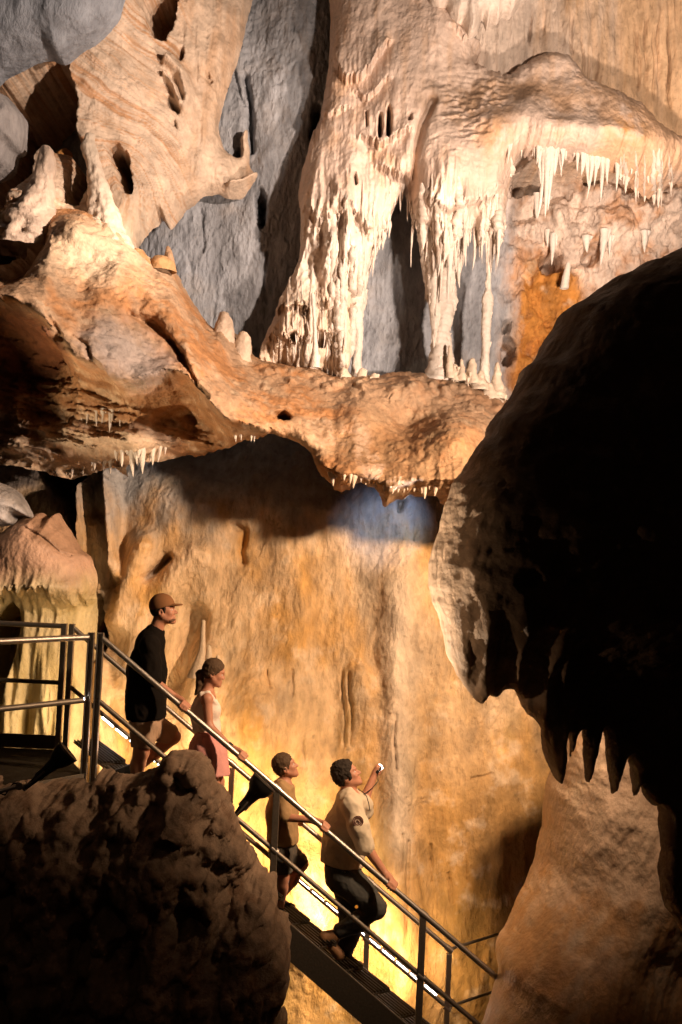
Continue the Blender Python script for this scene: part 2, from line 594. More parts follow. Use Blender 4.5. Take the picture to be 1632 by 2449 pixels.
def wall_disp(PX, PY, X, Y, Z, d):
    upr = 1 - ss(1080, 1240, PY)
    rt = ss(1020, 1120, PX) * (1 - ss(380, 470, PY))
    a = fbm(X, Y, Z * .45, 7, 5, .6, 11)
    a2 = fbm(X, Y, Z * .9, 4.5, 6, .6, 12)
    q = np.abs(perlin(X * 3 + 1.2 * a2, Y * 3, Z * 2.0 + a2, 18))
    crk = -.022 * np.exp(-(q / .022) ** 2) * ss(.05, .3, fbm(X, Y, Z, 1.3, 3, .5, 28))
    b = fbm(X * 1.5, Y, Z * .6, 22, 3, .6, 15)
    cr = np.abs(perlin(X * 9, Y * 9, Z * 3.2, 19))
    g = -.016 * np.exp(-(cr / .06) ** 2) * ss(-.15, .25, fbm(X, Y, Z * .5, 1.7, 3, .5, 27))
    return (upr * (1 - rt) * (.045 * a + .016 * b + g) + rt * (.012 * a + .005 * b) + (1 - upr) * (.032 * a2 + .010 * b + crk)).astype(np.float32)


def wall_col(PX, PY, X, Y, Z, d):
    n = fbm(X, Y, Z * .5, 1.4, 4, .55, 41)
    n2 = fbm(X, Y, Z * .3, 5, 4, .6, 44)
    n3 = fbm(X, Y, Z, 2.3, 4, .6, 47)
    c = np.broadcast_to(GREY, X.shape + (3,)).copy()
    stk = fbm(X, Y, Z * .14, 9, 4, .62, 45)
    c = c * (1 + .30 * n + .30 * n2 + .38 * stk)[..., None]
    c = cmix(c, rgb(.38, .34, .31), ss(.0, .5, n3) * .5)
    # cream-orange curtain top right
    rt = ss(1010, 1120, PX + 60 * n) * (1 - ss(430, 520, PY + 40 * n))
    st = fbm(X, X * 0, Z * .1, 4.5, 4, .6, 51)
    cc = cmix(np.broadcast_to(rgb(.72, .58, .47), X.shape + (3,)), rgb(.70, .46, .27), ss(1220, 1560, PX + 300 * st))
    cc = cmix(cc, rgb(.45, .24, .10), ss(.15, .5, st + .3 * n2) * .7)
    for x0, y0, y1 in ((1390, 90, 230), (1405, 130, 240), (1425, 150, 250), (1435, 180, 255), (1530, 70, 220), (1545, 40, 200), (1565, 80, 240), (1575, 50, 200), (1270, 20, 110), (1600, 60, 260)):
        cc = cmix(cc, rgb(.20, .10, .05), .75 * np.exp(-((PX - x0 - 3 * np.sin(PY * .05)) / 3.2) ** 2) * ss(y0 - 20, y0 + 30, PY) * (1 - ss(y1 - 30, y1 + 20, PY)) * ss(-.3, .1, n2))  # shade inside the carved slits, painted into the colour
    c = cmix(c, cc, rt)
    # cavern
    rc = ss(1180, 1250, PX + 50 * n2) * ss(390, 470, PY)
    cv = cmix(np.broadcast_to(rgb(.66, .52, .42), X.shape + (3,)), rgb(.46, .22, .09), ss(-.05, .3, n3) * .75)
    org = ss(-30, 20, hole(PX, PY, [(1235, 680), (1270, 620), (1330, 640), (1370, 660), (1400, 720), (1300, 900), (1230, 930), (1210, 900), (1240, 800), (1225, 720)], 90) + 30 * n2)
    oc = cmix(np.broadcast_to(rgb(.54, .23, .05), X.shape + (3,)), rgb(.30, .12, .04), ss(.0, .4, n2) * .8)
    oc = cmix(oc, rgb(.62, .42, .25), ss(.1, .45, fbm(X, Y, Z, 3.6, 4, .6, 49)) * .8)
    cv = cmix(cv, oc, org)
    c = cmix(c, cv, rc * (1 - ss(960, 1060, PY)))
    # lower wall: grey above, cream and gold below
    lw = ss(1130, 1330, PY + 120 * n3 + 60 * n2)
    g = cmix(np.broadcast_to(rgb(.70, .49, .30), X.shape + (3,)), rgb(.64, .36, .12), ss(-.15, .40, n + .3 * n2 + .15 * ss(1500, 1950, PY)))
    g = cmix(g, rgb(.52, .42, .32), ss(.05, .45, fbm(X, Y, Z * .4, 2.0, 4, .6, 57)) * .55 * (1 - ss(1550, 1800, PY)))
    g = cmix(g, rgb(.62, .37, .14), .60 * ss(1600, 2000, PY + 160 * n3))
    g = cmix(g, rgb(.30, .20, .055), ss(.02, .4, fbm(X, Y, Z * .3, 1.6, 4, .55, 61)) * ss(1500, 1900, PY) * .75)
    g = cmix(g, rgb(.66, .54, .43), .8 * np.exp(-((PX - 950) / 45) ** 2) * ss(1290, 1400, PY) * (1 - ss(1950, 2150, PY)))
    dr = ss(1020, 1150, PX + 60 * n2) * ss(1750, 1950, PY)
    g = cmix(g, rgb(.36, .20, .06), dr * .7)
    mo = fbm(X, Y, Z, 3.4, 5, .62, 63)
    g = cmix(g, rgb(.70, .55, .40), ss(.05, .4, mo) * .6)
    g = g * (1 + .16 * n2 + .30 * mo)[..., None]
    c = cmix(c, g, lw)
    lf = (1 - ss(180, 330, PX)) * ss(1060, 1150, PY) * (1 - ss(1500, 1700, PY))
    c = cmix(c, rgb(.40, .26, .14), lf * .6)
    pit = ss(.30, .5, fbm(X, Y, Z * .5, 16, 3, .6, 71))
    return c * (1 - .32 * pit)[..., None]


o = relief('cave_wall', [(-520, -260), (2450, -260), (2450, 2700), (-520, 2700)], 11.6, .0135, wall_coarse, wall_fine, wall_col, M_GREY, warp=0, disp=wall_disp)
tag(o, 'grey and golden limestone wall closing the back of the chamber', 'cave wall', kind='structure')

fx, fz = np.meshgrid(np.linspace(-7, 7, 90), np.linspace(2.0, 13.5, 80))
fy = -5.0 + .35 * fbm(fx, fz, fx * 0, .8, 4, .5, 3)
fi = np.arange(fx.size).reshape(fx.shape)
fq = np.stack([fi[:-1, :-1], fi[:-1, 1:], fi[1:, 1:], fi[1:, :-1]], -1).reshape(-1, 4)
o = np_mesh('cave_floor', np.stack([fx, fz, fy], -1).reshape(-1, 3), fq, M_DARK, np.full((fx.size, 3), .12) * rgb(1, .75, .5))
tag(o, 'uneven dark rock floor at the bottom of the chamber', 'cave floor', kind='structure')


# ---- grey corner rock, top left
def c_coarse(PX, PY, d, X, Z):
    return (9.6 + roll_edge(d, .35, .55) + 0 * PX).astype(np.float32)


o = relief('grey_overhang', [(-120, -160), (320, -160), (292, -10), (272, 38), (236, 76), (178, 118), (146, 140), (110, 130), (62, 150), (0, 178), (-120, 230)], 10.0, .013,
           c_coarse, lambda PX, PY, d, X, Z, Yc: (Yc + .1 * fbm(X, Z, X * 0, 1.6, 3, .5, 2)).astype(np.float32),
           lambda PX, PY, X, Y, Z, d: np.broadcast_to(rgb(.33, .35, .39), X.shape + (3,)) * (1 + .4 * fbm(X, Y, Z * .4, 4, 4, .6, 4))[..., None],
           M_GREY, .03, 3, lambda PX, PY, X, Y, Z, d: (.03 * fbm(X, Y, Z * .4, 6, 5, .6, 3)).astype(np.float32))
tag(o, 'blue-grey bare rock overhanging the top left corner above the dark hollow', 'rock')
o = relief('grey_overhang', [(-100, 190), (0, 212), (22, 232), (48, 268), (50, 300), (46, 352), (26, 360), (14, 400), (-100, 430)], 9.9, .013,
           c_coarse, lambda PX, PY, d, X, Z, Yc: (Yc + .1 * fbm(X, Z, X * 0, 2.6, 3, .5, 8)).astype(np.float32),
           lambda PX, PY, X, Y, Z, d: np.broadcast_to(rgb(.36, .33, .32), X.shape + (3,)) * (1 + .4 * fbm(X, Y, Z * .4, 4, 4, .6, 4))[..., None],
           M_GREY, .03, 3, lambda PX, PY, X, Y, Z, d: (.03 * fbm(X, Y, Z * .4, 6, 5, .6, 3)).astype(np.float32))
tag(o, 'small pale grey rock spur at the left rim of the dark hollow', 'rock')

# ---- banded flowstone, upper left
B_OUT = [(-160, -180), (640, -180), (612, -20), (590, 60), (572, 140), (556, 190), (540, 240), (526, 300), (532, 350), (548, 372), (572, 378), (578, 330), (592, 312), (598, 380), (600, 402), (622, 438),
         (606, 455), (578, 472), (548, 478), (520, 466), (494, 466), (468, 478), (444, 492), (430, 512), (408, 540), (398, 536), (386, 522), (362, 566), (346, 610), (352, 660), (250, 700), (-160, 720)]
B_HOLES = [
    ([(-60, 200), (0, 182), (60, 148), (130, 132), (160, 148), (182, 220), (180, 300), (192, 345), (165, 372), (130, 360), (96, 356), (80, 372), (60, 440), (20, 490), (-60, 520)], 1.9),
    ([(166, 362), (192, 350), (208, 380), (204, 450), (185, 486), (158, 482), (150, 462), (168, 410)], 1.6),
    ([(255, 352), (278, 346), (304, 372), (316, 420), (312, 462), (292, 452), (280, 412)], 1.3),
    ([(332, -40), (424, -40), (420, 30), (408, 60), (396, 92), (366, 82), (350, 50)], 1.0),
    ([(-40, 560), (30, 528), (70, 518), (100, 522), (94, 560), (64, 610), (20, 628), (-40, 630)], 1.1),
    ([(396, 225), (412, 236), (432, 262), (428, 272), (404, 254)], .22),
    ([(432, 118), (440, 124), (436, 146), (428, 140)], .25),
    ([(498, 170), (504, 190), (512, 200), (506, 205), (496, 188)], .2),
    ([(410, 280), (424, 290), (428, 312), (418, 310)], .15),
]


def b_coarse(PX, PY, d, X, Z):
    y = np.interp(PX, [-160, 100, 300, 440, 560, 640], [10.0, 10.2, 10.6, 11.2, 11.66, 11.8])
    y = y - .30 * ss(380, 620, PY) * (1 - ss(330, 480, PX))
    return (y + roll_edge(d, .20, .5 - .30 * ss(400, 520, PX))).astype(np.float32)


def b_band(PX, PY, X, Z):
    bend = np.where(PX < 430, PY - .85 * PX, PY - .85 * 430 - 2.2 * (PX - 430))
    bend = bend + 46 * fbm(X, Z, X * 0, 1.5, 3, .5, 13) + 160 * gau(PX, PY, 300, 430, 90, 110)
    return bend


def b_fine(PX, PY, d, X, Z, Yc):
    Y = Yc + .14 * fbm(X, Z, X * 0, 1.5, 4, .5, 16)
    bd = b_band(PX, PY, X, Z)
    left = 1 - ss(400, 470, PX)
    st = perlin(bd * .06, X * 0, X * .4, 4) + .7 * perlin(bd * .13, X * 0 + 4, X * .6, 5) + .5 * perlin(bd * .3, X * 0 + 4, X * .8, 6)
    Y += left * .018 * st * ss(60, 120, PY) * (.4 + 1.2 * ss(-.2, .3, fbm(X, Z, X * 0, 2.5, 3, .5, 14)))
    fl = ridged(X, X * 0, Z * .10, 5, 3, .5, 17)
    Y -= (1 - left) * .07 * fl
    Y -= .22 * np.exp(-(line_d(PX, PY, [(405, 150), (440, 190), (455, 240), (450, 270)], 90) / 13) ** 2)
    Y -= .16 * np.exp(-(line_d(PX, PY, [(395, 180), (420, 215), (436, 262)], 60) / 6) ** 2)
    Y -= .25 * np.exp(-(line_d(PX, PY, [(560, 455), (590, 450), (618, 440)], 60) / 14) ** 2)
    for pts, dp in B_HOLES:
        Y += dp * ss(-3, 14, hole(PX, PY, pts) + 16 * fbm(X, Z, X * 0, 6, 4, .6, 6))
    # rounded mounds by the lamp
    Y -= .35 * gau(PX, PY, 185, 570, 90, 50) + .25 * gau(PX, PY, 60, 480, 60, 40) + .3 * gau(PX, PY, 270, 600, 80, 60)
    return Y.astype(np.float32)


def b_disp(PX, PY, X, Y, Z, d):
    low = ss(330, 470, PY)
    f1, f2 = worley(X, Y, Z, 7, 5)
    q = np.abs(perlin(X * 3.2, Y * 3.2, Z * 2.4 + X, 25))
    return (.020 * fbm(X, Y, Z, 8, 5, .62, 20) - .022 * np.exp(-(q / .03) ** 2) * ss(.0, .3, fbm(X, Y, Z, 1.6, 3, .5, 26)) + low * (.022 * fbm(X, Y, Z, 7, 5, .6, 23) - .02 * (f1 - .4))).astype(np.float32)


def b_col(PX, PY, X, Y, Z, d):
    bd = b_band(PX, PY, X, Z)
    st = perlin(bd * .05, X * 0, X * .4, 4) + .8 * perlin(bd * .12, X * 0 + 4, X * .6, 5) + .8 * perlin(bd * .33, X * 0 + 4, X * .8, 6)
    n = fbm(X, Y, Z, 2.2, 4, .55, 33)
    c = cmix(np.broadcast_to(rgb(.66, .50, .37), X.shape + (3,)), rgb(.50, .24, .10), ss(.05, .8, st + .8 * n) * .85 * (1 - ss(400, 500, PX)))
    vt = fbm(X, X * 0, Z * .12, 5, 3, .6, 36)
    c = cmix(c, rgb(.52, .30, .16), ss(.0, .4, vt + .3 * n) * .6 * ss(400, 500, PX))
    c = cmix(c, rgb(.50, .34, .22), ss(0, .4, n) * .5)
    thin = ss(.75, .95, np.sin(bd * .42 + 5 * n)) * (1 - ss(400, 470, PX))
    c = c * (1 - .28 * thin * ss(-.1, .3, fbm(X, Y, Z, 3.0, 3, .55, 39)))[..., None]
    c = c * (1 + .35 * fbm(X, Y, Z, 9, 4, .6, 40))[..., None]
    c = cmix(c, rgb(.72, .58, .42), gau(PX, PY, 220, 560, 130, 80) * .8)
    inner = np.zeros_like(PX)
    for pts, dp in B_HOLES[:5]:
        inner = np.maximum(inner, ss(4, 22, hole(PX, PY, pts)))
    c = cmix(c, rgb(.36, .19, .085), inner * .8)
    return c


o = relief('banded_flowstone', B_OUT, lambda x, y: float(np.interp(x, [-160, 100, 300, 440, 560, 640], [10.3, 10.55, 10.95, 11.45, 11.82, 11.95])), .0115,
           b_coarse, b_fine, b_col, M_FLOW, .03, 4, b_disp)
tag(o, 'banded cream and orange flowstone with dark hollows, filling the upper left', 'flowstone')

# ---- sloping ledge that crosses the picture
DX = [-80, 0, 52, 109, 140, 192, 234, 270, 312, 354, 416, 453, 484, 520, 557, 614, 666, 728, 760, 800, 850, 920, 1000, 1100, 1300]
DCY = [700, 715, 726, 758, 810, 872, 872, 898, 945, 945, 924, 903, 940, 981, 1018, 1028, 1044, 1075, 1105, 1135, 1135, 1180, 1150, 1150, 1150]
DTX = [-80, 0, 110, 190, 260, 335, 415, 440, 480, 520, 560, 620, 700, 800, 900, 1000, 1100, 1180, 1300]
DTY = [560, 560, 500, 500, 530, 606, 640, 690, 752, 800, 835, 868, 880, 900, 905, 895, 915, 950, 1000]
D_OUT = [(-120, 560), (0, 552), (50, 530), (90, 504), (130, 494), (190, 500), (240, 514), (275, 545), (305, 585), (335, 606), (372, 622), (408, 634), (428, 668), (442, 692), (480, 752), (505, 776), (530, 762), (556, 778), (590, 800), (604, 842), (640, 862), (700, 872), (760, 884),
         (800, 898), (850, 905), (900, 900), (960, 890), (1040, 900), (1110, 915), (1160, 940), (1300, 1000), (1300, 1230), (1120, 1215), (1068, 1205), (1055, 1188), (1030, 1180), (1004, 1186), (985, 1180), (962, 1190), (944, 1196), (926, 1210), (914, 1196), (906, 1176),
         (892, 1163), (868, 1152), (846, 1156), (836, 1166), (806, 1166), (792, 1152), (770, 1136), (756, 1118), (748, 1092), (722, 1070), (668, 1056), (600, 1064), (540, 1072), (480, 1080), (420, 1086), (380, 1104),
         (312, 1118), (298, 1136), (280, 1118), (200, 1132), (160, 1146), (110, 1130), (0, 1112), (-120, 1108)]


def d_coarse(PX, PY, d, X, Z):
    cy = np.interp(PX, DX, DCY)
    ty = np.interp(PX, DTX, DTY)
    yc = np.interp(PX, [-80, 100, 300, 450, 600, 760, 920, 1300], [8.2, 8.3, 8.5, 8.9, 9.2, 9.45, 9.5, 9.7])
    yt = np.interp(PX, [-80, 300, 480, 650, 900, 1300], [9.9, 10.1, 10.6, 11.1, 11.2, 11.3])
    t = np.clip((cy - PY) / np.maximum(cy - ty, 20), 0, 1.2)
    u = np.clip((PY - cy) / 190, 0, 1)
    yb = np.interp(PX, [-80, 400, 700, 800], [10.6, 10.6, 10.4, 9.9])
    y = np.where(PY < cy, mix(yc, yt, t ** 1.15), mix(yc, yb, np.sqrt(u)))
    return y.astype(np.float32)


def d_fine(PX, PY, d, X, Z, Yc):
    Y = Yc.copy()
    Y += .22 * fbm(X, Z, X * 0, 1.1, 4, .5, 61)
    w = fbm(X, Z, X * 0, 5, 3, .5, 63) * 7
    Y += .16 * np.exp(-((line_d(PX, PY, [(307, 747), (364, 773), (416, 825), (442, 867), (468, 919), (495, 950)], 60) + w) / 7) ** 2)
    Y += .08 * np.exp(-((line_d(PX, PY, [(170, 800), (205, 825), (215, 855), (235, 872)], 60) + w) / 4) ** 2)
    Y += .10 * np.exp(-((line_d(PX, PY, [(50, 724), (110, 752), (140, 800)], 60) + w) / 8) ** 2)
    Y -= .18 * np.exp(-((line_d(PX, PY, [(300, 650), (400, 740), (470, 850), (560, 960)], 120) + w) / 34) ** 2)
    Y += .45 * ss(-4, 14, hole(PX, PY, [(-60, 566), (20, 548), (62, 540), (88, 546), (84, 576), (62, 612), (20, 630), (-60, 632)]) + w * .6)
    Y -= .30 * gau(PX, PY, 185, 555, 75, 45)
    Y += .5 * ss(-3, 8, hole(PX, PY, [(655, 990), (680, 985), (697, 1000), (690, 1008), (665, 1002)]))
    Y += .35 * gau(PX, PY, 985, 1010, 60, 40) - .45 * gau(PX, PY, 1075, 1050, 80, 60) - .35 * gau(PX, PY, 860, 990, 110, 60)
    Y -= .25 * gau(PX, PY, 540, 800, 24, 40) + .25 * gau(PX, PY, 580, 815, 18, 30)
    Y -= .2 * gau(PX, PY, 960, 930, 60, 30)
    # underside: broken strata, pockets
    un = ss(0, 60, PY - np.interp(PX, DX, DCY)) * (1 - ss(640, 760, PX))
    Y += un * (.30 * fbm(X, Z * 2.2, X * 0, 2.0, 4, .55, 66))
    Y += un * (.13 * np.abs(perlin(X * 2, Z * 14 + X * 2.5, X * 0, 68)) + .06 * np.abs(perlin(X * 5, Z * 30 + X * 6, X * 0, 69)))
    Y += .22 * ss(-20, 30, hole(PX, PY, [(130, 800), (180, 860), (240, 880), (300, 930), (350, 960), (300, 990), (200, 960), (140, 930), (90, 900), (90, 840)], 80))
    Y -= .5 * gau(PX, PY, 200, 1060, 170, 40) + .35 * gau(PX, PY, 350, 1070, 60, 30) + .25 * gau(PX, PY, 60, 960, 90, 40)
    Y += .3 * ss(-15, 40, hole(PX, PY, [(350, 960), (420, 940), (470, 960), (560, 1040), (480, 1060), (400, 1060), (345, 1020)], 80))
    tb_ = np.exp(-((PY - np.interp(PX, DTX, DTY) - 22) / 26.0) ** 2) * ss(480, 560, PX)
    k1, k2 = worley(X, X * 0, Z, 7, 41)
    Y -= tb_ * .14 * np.maximum(.55 - k1, 0) * 2
    # dripping fringe at the hanging tip
    tip = ss(880, 940, PX) * ss(1090, 1160, PY)
    Y -= tip * .06 * ridged(X, X * 0, Z * .1, 9, 2, .5, 70)
    return (Y + roll_edge(d, .16, .45) * ss(330, 420, PX)).astype(np.float32)


def d_disp(PX, PY, X, Y, Z, d):
    f1, f2 = worley(X + .1 * perlin(X * 4, Y * 4, Z * 4, 3), Y, Z, 5.5, 9)
    sh = np.abs(perlin(X * 2.2 + Z, Y * 2.2, Z * 5.0 - X * 2.4, 77))
    pl = np.floor(4 * fbm(X, Y, Z * 1.6, 1.7, 3, .5, 79)) / 4
    return (.038 * fbm(X, Y, Z, 5, 5, .62, 71) + .016 * fbm(X, Y, Z, 19, 3, .6, 74) - .022 * (f1 - .4) - .030 * np.exp(-(sh / .05) ** 2) * ss(.12, .35, fbm(X, Y, Z, 1.9, 3, .5, 78)) + .05 * pl * (1 - ss(420, 560, PX)) * ss(880, 960, PY)).astype(np.float32)


def d_col(PX, PY, X, Y, Z, d):
    n = fbm(X, Y, Z, 1.6, 4, .55, 81)
    n2 = fbm(X, Y, Z, 6, 4, .6, 84)
    c = cmix(np.broadcast_to(rgb(.50, .31, .18), X.shape + (3,)), rgb(.46, .215, .085), ss(-.15, .30, n + .5 * n2))
    c = cmix(c, rgb(.60, .45, .30), ss(.1, .5, fbm(X, Y, Z, 3, 4, .6, 88)) * .8)
    gp = ss(-40, 40, hole(PX, PY, [(200, 790), (260, 760), (330, 800), (420, 860), (400, 910), (340, 940), (280, 900), (220, 860)], 80) + 50 * n2)
    c = cmix(c, rgb(.33, .28, .25), gp * .8)
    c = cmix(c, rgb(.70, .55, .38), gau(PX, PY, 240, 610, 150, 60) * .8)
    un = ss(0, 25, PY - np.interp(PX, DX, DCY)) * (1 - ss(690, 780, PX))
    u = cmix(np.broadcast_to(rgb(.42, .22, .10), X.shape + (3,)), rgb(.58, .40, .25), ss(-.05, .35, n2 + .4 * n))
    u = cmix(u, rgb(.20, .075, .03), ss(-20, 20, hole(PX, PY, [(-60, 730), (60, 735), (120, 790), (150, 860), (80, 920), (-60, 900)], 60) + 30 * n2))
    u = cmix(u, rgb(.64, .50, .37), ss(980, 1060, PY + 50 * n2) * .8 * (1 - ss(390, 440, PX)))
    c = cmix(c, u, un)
    c = cmix(c, rgb(.52, .34, .21), ss(760, 880, PX) * ss(-.2, .3, n2 + .3) * .5)
    c = cmix(c, rgb(.42, .22, .11), ss(.0, .35, n2) * ss(960, 1060, PX) * .6)
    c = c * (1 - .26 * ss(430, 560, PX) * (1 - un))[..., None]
    lay = perlin(X * 1.5, Y * 2, Z * 15 + X * 2.5, 89)
    c = cmix(c, rgb(.30, .13, .05), un * ss(.05, .4, lay) * .6)
    return c * (1 + .25 * n2)[..., None]


def d_edge(x, y):
    if y > 1050:
        return float(np.interp(x, [-80, 400, 700, 800, 1300], [10.6, 10.6, 10.4, 9.7, 9.9]))
    return float(np.interp(x, [-80, 300, 480, 650, 900, 1300], [9.9, 10.1, 10.8, 11.4, 11.5, 11.6]))


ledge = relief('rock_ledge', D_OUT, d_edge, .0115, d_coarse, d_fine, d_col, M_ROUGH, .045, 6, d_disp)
tag(ledge, 'broad tan rock ledge sloping down from the left with a broken brown underside', 'rock ledge')

# ---- the great flowstone cascade
E_OUT = [(796, -200), (1040, -200), (1046, -40), (1075, 25), (1108, 85), (1150, 112), (1138, 160), (1182, 176), (1214, 186), (1260, 150), (1310, 136), (1360, 150), (1395, 205), (1430, 228), (1470, 236),
         (1530, 270), (1580, 326), (1700, 352), (1800, 380), (1800, 440), (1660, 430), (1600, 440), (1562, 462), (1520, 450), (1500, 438), (1450, 418), (1400, 408), (1330, 398), (1266, 398), (1240, 388), (1222, 420), (1212, 500), (1206, 560), (1196, 572),
         (1180, 590), (1160, 560), (1146, 590), (1130, 555), (1112, 600), (1096, 560), (1080, 620), (1060, 640), (1040, 620), (1022, 560), (1004, 545), (988, 535), (978, 500), (968, 452), (952, 470), (942, 500), (930, 540), (906, 582), (892, 610), (880, 640),
         (864, 690), (850, 760), (842, 820), (832, 885), (800, 890), (760, 884), (700, 892), (650, 880), (612, 858), (622, 808), (648, 745), (690, 662), (714, 604), (718, 520), (710, 420), (730, 342), (764, 246), (776, 180), (786, 100), (790, 0)]


def e_coarse(PX, PY, d, X, Z):
    y = np.interp(PX, [600, 760, 900, 1050, 1200, 1400, 1700], [11.5, 11.35, 11.15, 10.95, 10.95, 10.9, 11.1])
    y = y - .40 * gau(PX, PY, 1360, 330, 260, 90) - .25 * gau(PX, PY, 1050, 420, 120, 160) - .15 * gau(PX, PY, 800, 420, 80, 160) - .25 * gau(PX, PY, 700, 780, 80, 80)
    y = y - .15 * gau(PX, PY, 930, 160, 120, 90)
    low = ss(430, 560, PY) * (1 - ss(1200, 1240, PX))
    return (y + roll_edge(d, .26, .50) * (1 - .35 * low)).astype(np.float32)


E_SLITS = [([(904, 290), (908, 270), (914, 275), (916, 310), (910, 335), (905, 330)], .4), ([(926, 262), (932, 250), (937, 270), (936, 320), (928, 335), (924, 320)], .45),
           ([(976, 276), (984, 272), (986, 284), (978, 288)], .4), ([(874, 265), (878, 262), (880, 300), (876, 308)], .25), ([(745, 800), (770, 790), (782, 815), (765, 830), (748, 822)], .35),
           ([(690, 800), (705, 790), (712, 812), (698, 815)], .3), ([(842, 705), (858, 690), (852, 725), (838, 735)], .3), ([(846, 420), (852, 415), (856, 440), (850, 445)], .25)]


def e_fine(PX, PY, d, X, Z, Yc):
    Y = Yc + .10 * fbm(X, Z, X * 0, 1.6, 4, .5, 91)
    # vertical drapery, strongest towards the lower edges
    fall = ss(330, 520, PY) * (1 - ss(1180, 1260, PX)) + ss(300, 400, PY) * ss(1180, 1260, PX) + .15
    xw = X + .06 * fbm(X, Z, X * 0, 1.3, 2, .5, 92)
    r1 = ridged(xw, X * 0, Z * .12, 3.1, 2, .5, 93)
    r2 = ridged(xw, X * 0, Z * .16, 8.5, 2, .5, 96)
    r3 = ridged(xw, X * 0, Z * .2, 17, 2, .5, 99)
    msk = .35 + 1.0 * ss(-.2, .3, fbm(X, Z * .5, X * 0, 1.8, 2, .5, 98))
    Y -= fall * msk * (.13 * r1 + .075 * r2 + .022 * r3)
    # terraces and drip edges
    for pts, dp, fade, fl, ff, sd in (
            ([(800, 150), (830, 186), (868, 178), (890, 150), (925, 95)], .16, 50, 12, .16, 1),
            ([(856, 210), (880, 232), (905, 205), (925, 185)], .12, 40, 8, .2, 2),
            ([(868, 325), (905, 345), (935, 335), (975, 305)], .14, 50, 10, .18, 3),
            ([(910, 395), (935, 405), (960, 430), (985, 425)], .14, 60, 14, .16, 4),
            ([(1000, 470), (1060, 510), (1110, 495), (1180, 470), (1205, 440)], .16, 60, 16, .13, 5),
            ([(1080, 62), (1110, 92), (1130, 80)], .1, 30, 5, .2, 6),
            ([(735, 520), (770, 545), (800, 520), (840, 500), (880, 540)], .12, 80, 22, .12, 7),
            ([(640, 745), (690, 730), (740, 740), (790, 720)], .13, 60, 20, .15, 8),
            ([(650, 800), (700, 810), (760, 800), (800, 790)], .15, 40, 16, .2, 9),
            ([(740, 260), (780, 275), (830, 250)], .07, 60, 12, .13, 10)):
        Y += lip(PX, PY, pts, dp, fade, fl, ff, sd)
    # the crease between the left cascade and the hood
    Y += .16 * np.exp(-(line_d(PX, PY, [(1035, 235), (1010, 290), (995, 360), (990, 440), (995, 520)], 80) / 11) ** 2)
    Y -= .09 * np.exp(-(line_d(PX, PY, [(1180, 300), (1240, 268), (1330, 238), (1420, 240), (1500, 290), (1560, 350)], 140) / 42) ** 2)
    # scalloped, rippled patch
    pt = gau(PX, PY, 1130, 280, 110, 90)
    f1, f2 = worley(X + .05 * perlin(X * 6, Z * 6, X * 0, 2), X * 0, Z * 2.0, 9, 11)
    Y += pt * .10 * (f1 - .3) * ss(-.15, .25, fbm(X, Z, X * 0, 3.5, 3, .5, 95))
    for pts, dp in E_SLITS:
        Y += dp * ss(-2, 6, hole(PX, PY, pts))
    # rippled tassels of the lower left lobe
    lo = ss(690, 760, PY) * (1 - ss(880, 940, PX))
    f1, f2 = worley(X, X * 0, Z * .45, 9, 13)
    Y += lo * .12 * (f1 - .35)
    return Y.astype(np.float32)


def e_disp(PX, PY, X, Y, Z, d):
    low = np.maximum(ss(460, 560, PY), ss(690, 760, PY))
    f1, f2 = worley(X, Y, Z * .8, 14, 17)
    return (.008 * fbm(X, Y, Z, 10, 4, .6, 101) + low * (.030 * fbm(X, Y, Z * .5, 12, 4, .6, 104) - .020 * (f1 - .4)) + .006 * (.4 - f1)).astype(np.float32)


def e_col(PX, PY, X, Y, Z, d):
    n = fbm(X, Y, Z, 1.6, 4, .55, 111)
    n2 = fbm(X, Y, Z * .6, 5, 4, .6, 114)
    c = cmix(np.broadcast_to(rgb(.60, .46, .37), X.shape + (3,)), rgb(.64, .41, .26), ss(-.1, .4, n + .3 * n2 + .5 * ss(1150, 1500, PX) - .25))
    c = cmix(c, rgb(.78, .68, .58), ss(430, 600, PY + 60 * n2) * (1 - ss(1230, 1300, PX)) * .85)
    bp = gau(PX, PY, 1120, 235, 130, 55) + gau(PX, PY, 1400, 255, 90, 26) + .8 * gau(PX, PY, 1240, 215, 80, 26)
    c = cmix(c, rgb(.24, .15, .09), np.clip(bp * (.75 + 1.8 * n2), 0, .9))
    c = cmix(c, rgb(.50, .24, .07), np.clip(1.2 * gau(PX, PY, 1500, 320, 45, 40) + .8 * gau(PX, PY, 1180, 330, 50, 60), 0, 1) * ss(-.25, .15, n2) * .8)
    lo = ss(640, 740, PY) * (1 - ss(880, 940, PX))
    c = cmix(c, rgb(.64, .46, .31), lo * .7)
    c = cmix(c, rgb(.56, .36, .22), ss(.0, .4, fbm(X, Y, Z * .1, 6, 3, .6, 118)) * .45)
    return c


def e_rag(X, Z):
    """teeth along the lower edges: the outline is pulled down where a drip runs"""
    n = ridged(X, X * 0, X * 0 + 2, 4.2, 2, .6, 106) * .10 + ridged(X, X * 0 + 3, X * 0, 11, 2, .6, 108) * .07
    return (n - .09) * np.where(X < 1.9, 1.0, .45) * ss(5.9, 5.3, Z)


casc = relief('flowstone_cascade', E_OUT, 11.3, .0105, e_coarse, e_fine, e_col, M_FLOW, .02, 6, e_disp, e_rag)
tag(casc, 'huge pale flowstone cascade with a fringe of white stalactites, upper right', 'flowstone')

# draperies hanging at the top edge
def g_coarse(PX, PY, d, X, Z):
    return (10.7 + roll_edge(d, .14, .3) + 0 * PX).astype(np.float32)


